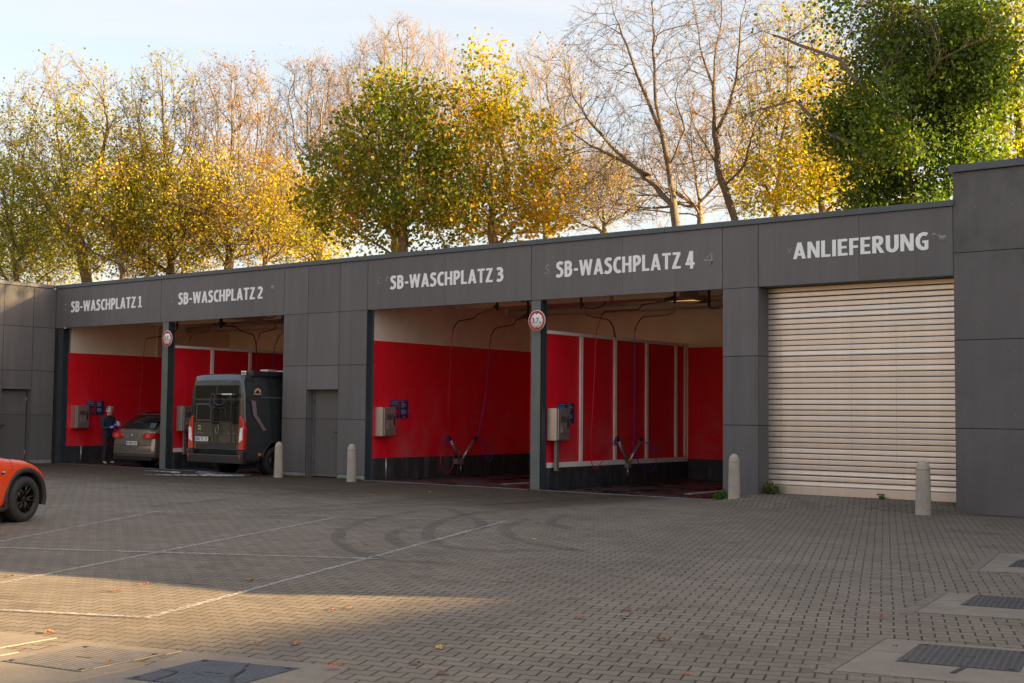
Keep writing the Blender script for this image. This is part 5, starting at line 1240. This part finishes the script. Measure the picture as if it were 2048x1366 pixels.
def grow(base,ell,nat,rnd,step=.38,trunk=None,up=.25,kill=.55,reach=3.2,extra=None):
    """space colonisation: nodes grow towards attractor points filling the crown ellipsoids"""
    at=[]
    tot=sum(e[3]*e[4]*e[5] for e in ell)
    for (cx,cy,cz,rx,ry,rz) in ell:
        for _ in range(max(8,int(nat*rx*ry*rz/tot))):
            while True:
                p=(rnd.uniform(-1,1),rnd.uniform(-1,1),rnd.uniform(-1,1))
                if p[0]**2+p[1]**2+p[2]**2<1: break
            at.append(Vector((cx+p[0]*rx,cy+p[1]*ry,cz+p[2]*rz)))
    nodes=[];par=[]
    if trunk:
        for ti,line in enumerate(trunk):
            prev=-1
            if ti>0: prev=min(range(len(nodes)),key=lambda i:(nodes[i]-line[0]).length)
            for a,b_ in zip(line[:-1],line[1:]):
                n=max(1,int((b_-a).length/step))
                for k in range(n): nodes.append(a.lerp(b_,k/n)+Vector((rnd.gauss(0,.02),rnd.gauss(0,.02),0))); par.append(prev); prev=len(nodes)-1
            nodes.append(line[-1].copy()); par.append(prev)
    else:
        zb=min(e[2]-e[5]*.55 for e in ell); n=max(2,int((zb-base.z)/step)); prev=-1; top=Vector((base.x+rnd.uniform(-.3,.3),base.y,zb))
        for k in range(n+1): nodes.append(base.lerp(top,k/n)+Vector((rnd.gauss(0,.03),rnd.gauss(0,.03),0))); par.append(prev); prev=len(nodes)-1
    alive=at; it=0
    while alive and it<75:
        it+=1; kd=kdtree.KDTree(len(nodes))
        for i,q in enumerate(nodes): kd.insert(q,i)
        kd.balance(); acc={}; rest=[]
        lim=reach if it>10 else reach*2.5
        for q in alive:
            co,i,d=kd.find(q)
            if d<kill: continue
            rest.append(q)
            if d<lim: acc[i]=acc.get(i,Vector())+(q-co).normalized()
        alive=rest
        if not acc: break
        for i,v in acc.items():
            pv=(nodes[i]-nodes[par[i]]).normalized() if par[i]>=0 else Vector((0,0,1))
            d=v.normalized()+Vector((rnd.gauss(0,.16),rnd.gauss(0,.16),rnd.gauss(0,.12)+up))+pv*.55
            p=nodes[i]+d.normalized()*step*rnd.uniform(.8,1.1)
            nodes.append(p); par.append(i)
    return nodes,par
def tree(label,name,bx,Y,ell,nat,leaf=None,nleaf=0,lsize=.075,bk=None,r0=.22,seed=1,trunk=None,up=.25,ntwig=2,twl=.6,step=.38,kill=.45,group=None,cloud=0,leafz=None,tipr=.007,cat='tree',droop=.0,expo=2.2,reach=3.2,cloudell=None,cr=.34,depthf=.75,gap=-.10,cn=14):
    rnd=random.Random(seed); base=atY(bx,560,Y); base.z=-.1
    pm=FPX/math.hypot(base.x,base.y+20.5)
    def E(e):
        px,py,rx,ry=e[:4]; c=atY(px,py,Y+(e[4] if len(e)>4 else 0)); return (c.x,c.y,c.z,rx/pm*1.15,rx/pm*depthf+.4,ry/pm)
    EL=[E(e) for e in ell]
    tr=None
    if trunk: 
        tr=[]
        for line in trunk: tr.append([atY(q[0],q[1],Y+(q[2] if len(q)>2 else 0)) for q in line])
        p0=tr[0][0].copy(); d=(tr[0][1]-tr[0][0]); tr[0]=[Vector((p0.x-d.x/d.z*(p0.z+.1)*.5,p0.y,-.1))]+tr[0]
    nodes,par=grow(base,EL,nat,rnd,step,tr,up,kill,reach)
    n=len(nodes); ch=[[] for _ in range(n)]
    for i,p in enumerate(par):
        if p>=0: ch[p].append(i)
    rad=[0]*n
    for i in range(n-1,-1,-1):
        rad[i]=(sum(rad[c]**expo for c in ch[i]))**(1/expo) if ch[i] else tipr
    k_=r0/max(rad[0],1e-6); ex=math.log(r0/tipr)/math.log(max(rad[0]/tipr,1.01))
    rad=[tipr*(r/tipr)**ex for r in rad]
    root=empty(name,tuple(nodes[0]),0,label,cat,group); O=nodes[0].copy()
    b=MB(); done=[False]*n
    starts=[(-1,0)]+[( -2,0)]*0
    stack=[0]
    while stack:
        s0=stack.pop(); path=[]; rr=[]
        if par[s0]>=0: path.append(nodes[par[s0]]-O); rr.append(min(rad[par[s0]],rad[s0]*1.25))
        i=s0
        while True:
            path.append(nodes[i]-O); rr.append(rad[i])
            if not ch[i]: break
            cs_=sorted(ch[i],key=lambda c:-rad[c]); stack+=cs_[1:]; i=cs_[0]
        R0=max(rr); b.tube(path,rr,10 if R0>.09 else 6 if R0>.04 else 4 if R0>.018 else 3,cap=False)
    tips=[]; lsize=lsize*.80; ntwig=ntwig+1
    for i in range(n):
        if rad[i]<.022:
            pv=(nodes[i]-nodes[par[i]]).normalized() if par[i]>=0 else Vector((0,0,1))
            for _ in range(ntwig if not ch[i] else max(1,ntwig-1)):
                d=(pv+Vector((rnd.gauss(0,.55),rnd.gauss(0,.55),rnd.gauss(0,.45)+up-droop))).normalized(); L=twl*rnd.uniform(.5,1.3)
                p0=nodes[i]; p1=p0+d*L*.5+Vector((rnd.gauss(0,.03),rnd.gauss(0,.03),0)); p2=p1+(d+Vector((rnd.gauss(0,.3),rnd.gauss(0,.3),.2+rnd.gauss(0,.2)))).normalized()*L*.5
                b.tube([p0-O,p1-O,p2-O],[tipr*.75,tipr*.55,tipr*.3],3,cap=False); tips+= [p1,p2]
                for _r in range(2):
                    p3=p1+(d+Vector((rnd.gauss(0,.6),rnd.gauss(0,.6),rnd.gauss(0,.5)))).normalized()*L*.4; b.tube([p1-O,p3-O],[tipr*.5,tipr*.25],3,cap=False); tips.append(p3)
    for s_i in range(len(b.sm)): b.sm[s_i]=True
    b.build('trunk',bk or M_BARK,root)
    if leaf and (nleaf or cloud):
        pts=[]
        if nleaf:
            src=tips
            w_=[1.0]*len(src)
            if leafz:
                # leafz=(py_full,py_none): probability of leaves by height in the crown
                z1=atY(bx,leafz[0],Y).z; z0=atY(bx,leafz[1],Y).z
                w_=[max(leafz[2] if len(leafz)>2 else .03,min(1,(z0-q.z)/(z0-z1))) for q in src]
                w_=[a*(.35+1.3*max(0,noise.noise(q*.45)+.35)) for a,q in zip(w_,src)]
            cum=np.cumsum(w_)
            if len(cum): 
                pick=np.searchsorted(cum,np.random.RandomState(seed).rand(nleaf)*cum[-1])
                for i in pick:
                    q=src[min(i,len(src)-1)]; pts.append((q.x+rnd.gauss(0,.16),q.y+rnd.gauss(0,.16),q.z+rnd.gauss(0,.14)))
        if cloud:
            CE=[E(e) for e in cloudell] if cloudell else EL; tot=sum(e[3]*e[5] for e in CE)
            for (cx,cy,cz,rx,ry,rz) in CE:
                nc=int(cloud/cn*rx*rz/tot); made=0; tries=0
                while made<nc and tries<nc*20:
                    tries+=1
                    v=Vector((rnd.gauss(0,1),rnd.gauss(0,1),rnd.gauss(0,1))).normalized()*(rnd.random()**.45)
                    q=Vector((cx+v.x*rx,cy+v.y*ry,cz+v.z*rz))
                    if noise.noise(q*.62+Vector((seed*3.1,0,0)))+.5*noise.noise(q*1.7)<gap+.12*v.length: continue
                    made+=1; 
                    for _ in range(cn): pts.append((q.x+rnd.gauss(0,cr),q.y+rnd.gauss(0,cr),q.z+rnd.gauss(0,cr*.62)))
        P=np.array(pts)-np.array(O); m_=len(P); rs_=np.random.RandomState(seed+5)
        U=rs_.normal(size=(m_,3)); U/=np.linalg.norm(U,axis=1)[:,None]; V=rs_.normal(size=(m_,3)); V-=U*(U*V).sum(1)[:,None]; V/=np.linalg.norm(V,axis=1)[:,None]
        N_=np.cross(U,V); s_=(lsize*rs_.uniform(.6,1.35,m_))[:,None]
        # six-point leaf, slightly folded
        pts6=[P-U*s_, P-U*s_*.25+V*s_*.72+N_*s_*.18, P+U*s_*.35+V*s_*.55+N_*s_*.14, P+U*s_, P+U*s_*.35-V*s_*.55+N_*s_*.14, P-U*s_*.25-V*s_*.72+N_*s_*.18]
        VV=np.stack(pts6,1).reshape(-1,3); me=bpy.data.meshes.new('crown'); me.vertices.add(len(VV)); me.vertices.foreach_set('co',VV.astype(np.float32).ravel())
        F=np.arange(m_)[:,None]*6; F=np.concatenate([F+np.array([[0,1,2,3]]),F+np.array([[0,3,4,5]])],1).reshape(-1,4)
        me.loops.add(F.size); me.loops.foreach_set('vertex_index',F.ravel().astype(np.int32)); me.polygons.add(len(F)); me.polygons.foreach_set('loop_start',(np.arange(len(F))*4).astype(np.int32)); me.polygons.foreach_set('loop_total',np.full(len(F),4,np.int32))
        me.update(calc_edges=True); me.materials.append(leaf); o=bpy.data.objects.new('crown',me); COL.objects.link(o); o.parent=root
    return root
G='trees behind the car wash'
TW=dict(ntwig=3,twl=.85,depthf=.6,tipr=.0105)
tree('tall pale tree with yellow-green leaves, its twiggy top standing at the left of the row','broadleaf_tree',165,12,[(110,300,110,200),(200,350,100,200),(50,430,110,150)],2175,L_GY,15000,.072,M_BARKT,.24,1,up=.35,leafz=(330,110,.20),ntwig=3,tipr=.009,group=G,cloud=2310,cloudell=[(110,440,150,120),(180,330,80,110)],cr=.45,cn=7,gap=.0,trunk=[[(175,570),(160,480),(140,400),(125,330)],[(150,440),(195,360),(215,250)],[(165,500),(100,420),(45,330)]])
tree('leaning green-yellow tree cut by the left edge of the view','broadleaf_tree',30,11,[(0,400,130,170),(70,520,110,60)],1160,L_GY,9000,.072,M_BARK,.18,2,up=.2,ntwig=3,group=G,cloud=2310,cr=.45,cn=7,gap=.0,leafz=(420,250,.25))
tree('brown-twigged tree with a few rusty leaves on its thin top above golden lower leaves','broadleaf_tree',335,13,[(320,300,90,180),(330,440,115,130)],2465,L_YEL,14000,.070,M_BARKD,.20,3,up=.5,leafz=(380,200,.16),ntwig=3,tipr=.010,group=G,cloud=2860,cloudell=[(330,470,125,100),(290,370,80,70)],cr=.48,cn=6,gap=-.02)
tree('fan-shaped tree with fine reddish twigs over a yellow-green skirt of leaves','broadleaf_tree',455,14,[(460,270,105,140),(480,420,130,120)],3045,L_BRN,6500,.055,M_BARKD,.20,4,up=.5,leafz=(330,120,.5),group=G,cloud=0,**TW)
tree('yellow-green bushy tree low against the roof edge below the reddish twigs','broadleaf_tree',520,12.6,[(430,425,140,125),(575,440,115,105)],812,L_YEL,4200,.070,M_BARK,.12,5,up=.2,ntwig=2,group=G,cloud=3960,cr=.48,cn=6,gap=-.02)
tree('low golden tree at the left behind the joint of the two roofs','broadleaf_tree',250,11,[(230,450,130,115)],551,L_YEL,3000,.070,M_BARK,.12,15,up=.2,ntwig=2,group=G,cloud=2860,cr=.48,cn=6,gap=-.02)
tree('distant pale green tree low at the far left beyond the others','broadleaf_tree',100,24,[(90,500,150,90)],580,L_GY,2500,.085,M_BARK,.14,21,up=.2,group=G,cloud=2860,cr=.6,cn=6,gap=.02)
tree('distant golden tree low between the fan-shaped tree and the green maple','broadleaf_tree',620,22,[(600,450,110,90)],580,L_YEL,2500,.085,M_BARK,.14,22,up=.2,group=G,cloud=4200,cr=.6,cn=6,gap=.02)
tree('distant yellow-green tree low behind the brown-twigged tree','broadleaf_tree',370,25,[(360,460,120,110)],580,L_GY,2500,.085,M_BARK,.14,23,up=.2,group=G,cloud=2475,cr=.6,cn=6,gap=.02)
tree('broad leafless tree with hazy brown twigs between the fan-shaped tree and the green maple','broadleaf_tree',640,20,[(630,270,105,150),(590,400,100,110)],2900,L_BRN,1800,.05,M_BARKT,.24,6,up=.5,group=G,**TW)
tree('tall leafless tree with dense tan twigs rising behind the green maple','broadleaf_tree',800,23,[(800,190,135,135),(860,330,150,130),(700,270,90,130)],4785,None,0,.05,M_BARKT,.30,7,up=.55,group=G,**TW)
tree('dense green maple with rusty patches in the middle of the row','maple_tree',795,11,[(790,300,120,150),(740,420,130,80),(680,330,60,50),(880,400,80,70)],1305,L_MAP,9000,.088,M_BARKD,.20,8,up=.15,ntwig=2,group=G,cloud=7500,cloudell=[(800,230,70,75),(730,320,85,70),(870,310,85,80),(690,400,65,60),(780,440,150,60),(900,430,75,50),(795,165,30,35),(665,470,50,35),(660,330,35,28),(840,200,45,30)],cr=.40,cn=6,gap=.06)
tree('golden orange maple right of the green maple, thinning towards the right','maple_tree',1000,13,[(965,220,70,135),(930,330,80,90),(1040,350,100,120),(1000,440,150,55)],1450,L_MAPO,9500,.082,M_BARK,.20,9,up=.3,ntwig=2,group=G,cloud=3600,cloudell=[(965,180,65,90),(930,290,80,80),(1030,330,85,100),(990,430,140,60),(1090,440,75,35)],cr=.36,cn=7,gap=.0)
tree('leafless grey-brown tree with thin twigs right behind the golden maple','broadleaf_tree',1085,21,[(1080,250,100,150),(1140,380,110,95)],2465,L_YEL,900,.06,M_BARKT,.18,10,up=.45,group=G,**TW)
tree('large bare tree with thick left limbs and a trunk rising above the fourth bay','bare_tree',1350,13,[(1240,170,150,190),(1350,90,100,150),(1180,300,120,120),(1300,330,120,110)],3900,L_BRN,500,.045,M_BARKD,.135,11,up=.2,ntwig=2,twl=.65,tipr=.0070,group=G,step=.34,
     trunk=[[(1352,450),(1345,390),(1335,320),(1325,270),(1312,210),(1308,120),(1305,30),(1300,-60)],[(1345,410),(1310,370),(1270,335),(1230,300),(1190,255,-1),(1150,200,-1)],[(1325,270),(1290,190),(1260,110),(1230,30),(1215,-40)],[(1300,350),(1240,320),(1180,290,1),(1120,250,1)],[(1340,330),(1370,260),(1350,190)]],depthf=.7)
tree('bare forked tree with a straight ochre-lit trunk left of the ivy-clad tree','bare_tree',1465,15,[(1450,120,100,170),(1510,200,90,130),(1410,280,80,100)],2400,L_BRN,500,.045,M_BARKD,.125,12,up=.3,ntwig=2,twl=.65,tipr=.0070,group=G,step=.34,
     trunk=[[(1468,435),(1448,380),(1436,330),(1430,270),(1428,200),(1428,120),(1440,60),(1445,-30)],[(1432,270),(1460,210),(1475,140),(1480,60),(1490,-20)],[(1428,180),(1400,90),(1385,0)],[(1440,340),(1415,300),(1385,240,1),(1370,180,1)],[(1445,380),(1490,330),(1510,250)]],depthf=.7)
tree('thin bare tree far behind between the two large bare trees','bare_tree',1400,26,[(1260,380,150,75),(1400,330,120,120)],2465,L_BRN,1200,.055,M_BARKT,.14,13,up=.3,group=G,**TW)
tree('slender tree with orange and brown leaves left of the ivy-clad tree','broadleaf_tree',1560,19,[(1580,200,100,190),(1540,370,80,70)],2465,L_YEL,8500,.062,M_BARK,.17,14,up=.35,leafz=(330,40,.25),ntwig=3,tipr=.009,group=G,cloud=0)
tree('golden yellow tree low behind the ANLIEFERUNG fascia','broadleaf_tree',1660,17,[(1640,360,120,85),(1690,270,80,120)],1160,L_YEL,5500,.068,M_BARK,.15,16,up=.2,ntwig=3,group=G,cloud=2860,cloudell=[(1600,390,110,50),(1690,360,80,70),(1650,290,80,60)],cr=.42,cn=6,gap=.0)
tree('dark green ivy-clad tree with bare limbs sticking out, tall at the right','ivy_tree',1810,12,[(1800,150,130,210),(1620,90,80,90,1),(1560,240,80,70,1)],1595,L_IVY,1500,.070,M_BARK,.17,17,up=.15,ntwig=2,group=G,
     trunk=[[(1820,430),(1810,330),(1800,220),(1790,100),(1780,-20)],[(1812,340),(1740,300,-1.2),(1660,270,-1.2),(1590,200,-1),(1500,225,-1)],[(1800,230),(1730,180,-1.2),(1680,120,-1.2),(1600,90,-1),(1520,60,-1)],[(1760,330,-1.8),(1790,240,-2.2),(1770,160,-2.2)],[(1805,260),(1880,120,-1.8),(1960,80,-1.8),(2060,10,-1)],[(1815,380),(1740,330,-1.4),(1690,345,-1.4),(1600,230,-1)]],
     cloud=44000,cloudell=[(1800,370,90,80),(1770,260,100,85),(1880,300,105,95),(1810,130,125,95),(1900,150,115,105),(1870,10,150,90),(1740,30,90,70),(1690,260,55,50),(1970,250,80,90),(1790,200,120,80),(1960,60,80,80),(1800,400,60,60,-1.2),(1800,320,70,70,-1.4),(1810,230,70,70,-1.4),(1760,390,60,45,-.8)],cr=.30,cn=10,depthf=.9,gap=-.12)
tree('tree with yellow-green leaves and a pale trunk cut by the right edge of the view','broadleaf_tree',2035,15,[(2030,150,70,190),(2000,290,60,70)],1015,L_GY,3600,.075,M_BARKT,.17,18,up=.3,ntwig=2,group=G,cloud=1430,cr=.4,cn=7,trunk=[[(2045,330),(2038,220),(2030,140),(2032,40),(2030,-60)]])
tree('thin sparse tree with yellow leaves far behind the gap above the third bay','broadleaf_tree',1200,24,[(1190,400,100,70)],1160,L_YEL,1500,.06,M_BARKT,.12,19,up=.3,group=G,**TW)
tree('half-bare tree added outside the view to dapple the sun on the side wing','broadleaf_tree',3229,16,[(3229,-250,210,95)],300,L_YEL,4200,.11,M_BARK,.2,31,up=.3,ntwig=2,group=G,cloud=0)  # added out of view to break up sunlight on the wing wall
